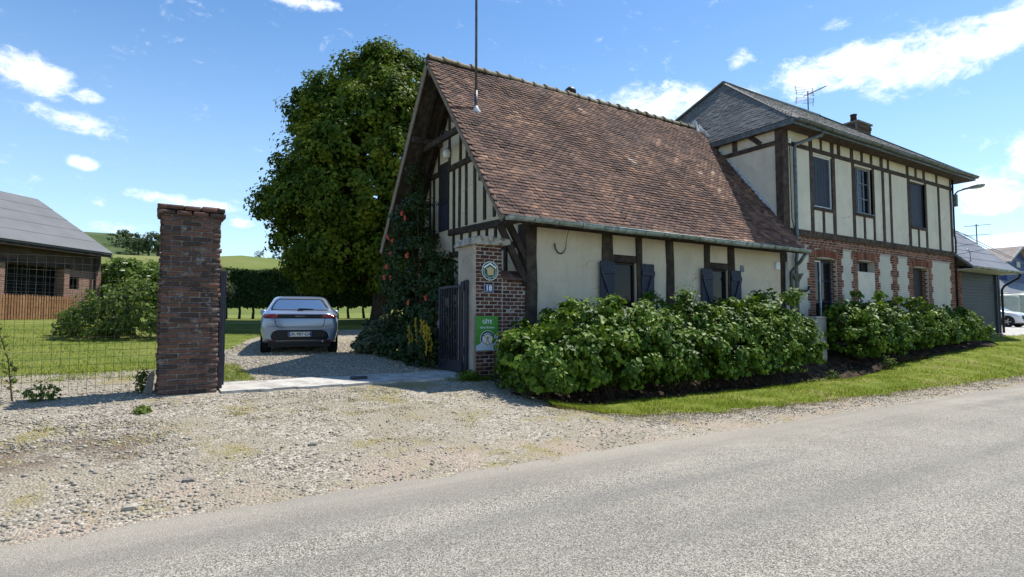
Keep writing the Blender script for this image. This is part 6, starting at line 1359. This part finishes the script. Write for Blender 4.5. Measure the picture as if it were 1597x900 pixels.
scatter_stones('drive_stones', np.stack([U, Vv, zg(U, Vv) + .025], 1), RG.gamma(3., .004, len(U)) + .006, M['stone'])
n = 9000; U = 5.5 + 24 * RG.random(n)**1.6; Vv = np.array([vb0(u) for u in U]) + RG.normal(-.30, .2, n); ok = Vv > 4.8; U, Vv = U[ok], Vv[ok]
scatter_stones('shoulder_stones', np.stack([U, Vv, zg(U, Vv) + .014], 1), RG.gamma(2.6, .0024, len(U)) + .003, M['stone'])
for (u, v, s, lab) in ((.35, 5.62, .055, 'dark loose flint stone lying on the gravel near the road'), (-.05, 5.2, .06, 'pale loose flint stone at the road edge, nearest the corner'), (1.5, 6.2, .05, 'dark rounded stone on the gravel in front of the drive')):
    q = MB(); q.add([tuple(Vector((u, v, Z(u, v) + s * .35)) + Vector((p[0] * s * 1.2, p[1] * s * .8, p[2] * s * .55)) * random.uniform(.85, 1.1)) for p in IV], [tuple(f) for f in IF]); tag(put('loose_stone', q, M['mortar_dark'] if 'dark' in lab else M['stone']), lab, 'stone')
def blades(name, U, Vv, h, w, mat, off=.02, kind='stuff'):
    n = len(U); z = zg(U, Vv) + off; a = RG.uniform(0, 2 * pi, n); l = RG.uniform(.2, .75, n) * h; la_ = RG.uniform(0, 2 * pi, n); H = h * RG.uniform(.6, 1.2, n); w = np.broadcast_to(w, n)
    b0 = np.stack([U - np.cos(a) * w / 2, Vv - np.sin(a) * w / 2, z - .01], 1); b1 = np.stack([U + np.cos(a) * w / 2, Vv + np.sin(a) * w / 2, z - .01], 1); tp = np.stack([U + np.cos(la_) * l, Vv + np.sin(la_) * l, z + H], 1)
    V = np.stack([b0, b1, tp], 1).reshape(-1, 3); F = np.arange(n * 3).reshape(n, 3); o = put(name, mesh(name, V, F, RG.random(n), M[mat]), None); o['kind'] = kind; return o
n = 62000; U = 5.1 + 27 * RG.random(n)**1.5; t = RG.random(n); lo_ = np.array([vb0(u) for u in U]); hi_ = np.array([vb1(u) for u in U]); Vv = lo_ - .06 + (hi_ - lo_ + .14) * t
pt = fbm(U, Vv, .45, 31); ok = RG.random(n) < sstep(.22, .5, pt) * .9 + .1; U, Vv, pt = U[ok], Vv[ok], pt[ok]; hh = (.018 + .036 * pt) * np.where(RG.random(len(U)) < .06, 1.7, 1.)
k2 = 9000; Ue = 5.1 + 27 * RG.random(k2)**1.5; Ve = np.array([vb0(u) for u in Ue]) - np.abs(RG.normal(0, .13, k2)); Ue2 = 5.3 + 14 * RG.random(5000); Ve2 = np.array([vb1(u) for u in Ue2]) + np.abs(RG.normal(0, .09, 5000))
blades('verge_edge_grass', np.concatenate([Ue, Ue2]), np.concatenate([Ve, Ve2]), .035, .007, 'dry_moss', .015)
blades('verge_grass', U, Vv, hh, np.clip(.004 + .0004 * U, .004, .012), 'grass', .045)
n = 60000; U = -9 + 15 * RG.random(n); Vv = 12.0 + 12 * RG.random(n)**1.7; ok = ~((U > np.interp(Vv, [8.9, 12, 14.5, 18, 22], [.9, 1.0, 1.2, 2.6, 4.6])) & (U < np.interp(Vv, [8.9, 13, 17, 22], [4.7, 4.8, 6.2, 8.6]))) ; U, Vv = U[ok], Vv[ok]
blades('lawn_grass', U, Vv, .045 * RG.uniform(.6, 1.3, len(U)), .012, 'grass', .0)
# moss and tufts in the gravel, along the pillar foot and the ditch edge
def clumpfield(k, box, r):
    cu = RG.uniform(box[0], box[1], k); cv = RG.uniform(box[2], box[3], k); m = 55; return np.repeat(cu, m) + RG.normal(0, r, k * m), np.repeat(cv, m) + RG.normal(0, r * .6, k * m)
U, Vv = clumpfield(60, (-6, 5.6, 5.6, 8.6), .09); U2, V2 = clumpfield(46, (1.6, 3.4, 7.2, 8.7), .12); U3, V3 = clumpfield(40, (4.6, 6.2, 6.4, 7.6), .14); U4, V4 = clumpfield(40, (-4, .3, 6.9, 8.0), .10); U5, V5 = clumpfield(50, (-8, .1, 11.0, 12.2), .2)
blades('moss_tufts', np.concatenate([U, U2, U3, U4]), np.concatenate([Vv, V2, V3, V4]), .018, .008, 'dry_moss', .012); blades('grass_tufts', np.concatenate([U5, RG.uniform(.95, 1.5, 2500), RG.normal(4.75, .2, 700), RG.uniform(12, 17.5, 1500)]), np.concatenate([V5, RG.uniform(9.8, 12.4, 2500), RG.normal(8.72, .07, 700), RG.normal(7.2, .12, 1500)]), .07, .008, 'grass', .02)
# fallen twigs and dead leaves under the bushes
n = 2600; U = RG.uniform(5.2, 17, n); Vv = RG.normal(7.5, .25, n); C = np.stack([U, Vv, zg(U, Vv) + .03], 1)
M['dead_leaf'] = pm('dead leaf', [(0, (.09, .06, .035)), (1, (.24, .17, .10))], 20, 2, .9, rnd=.8)
o = put('leaf_litter', leaf_mesh('leaf_litter', C, RG.normal(0, .5, C.shape) + [0, 0, 1], .055, M['dead_leaf']), None); o['kind'] = 'stuff'
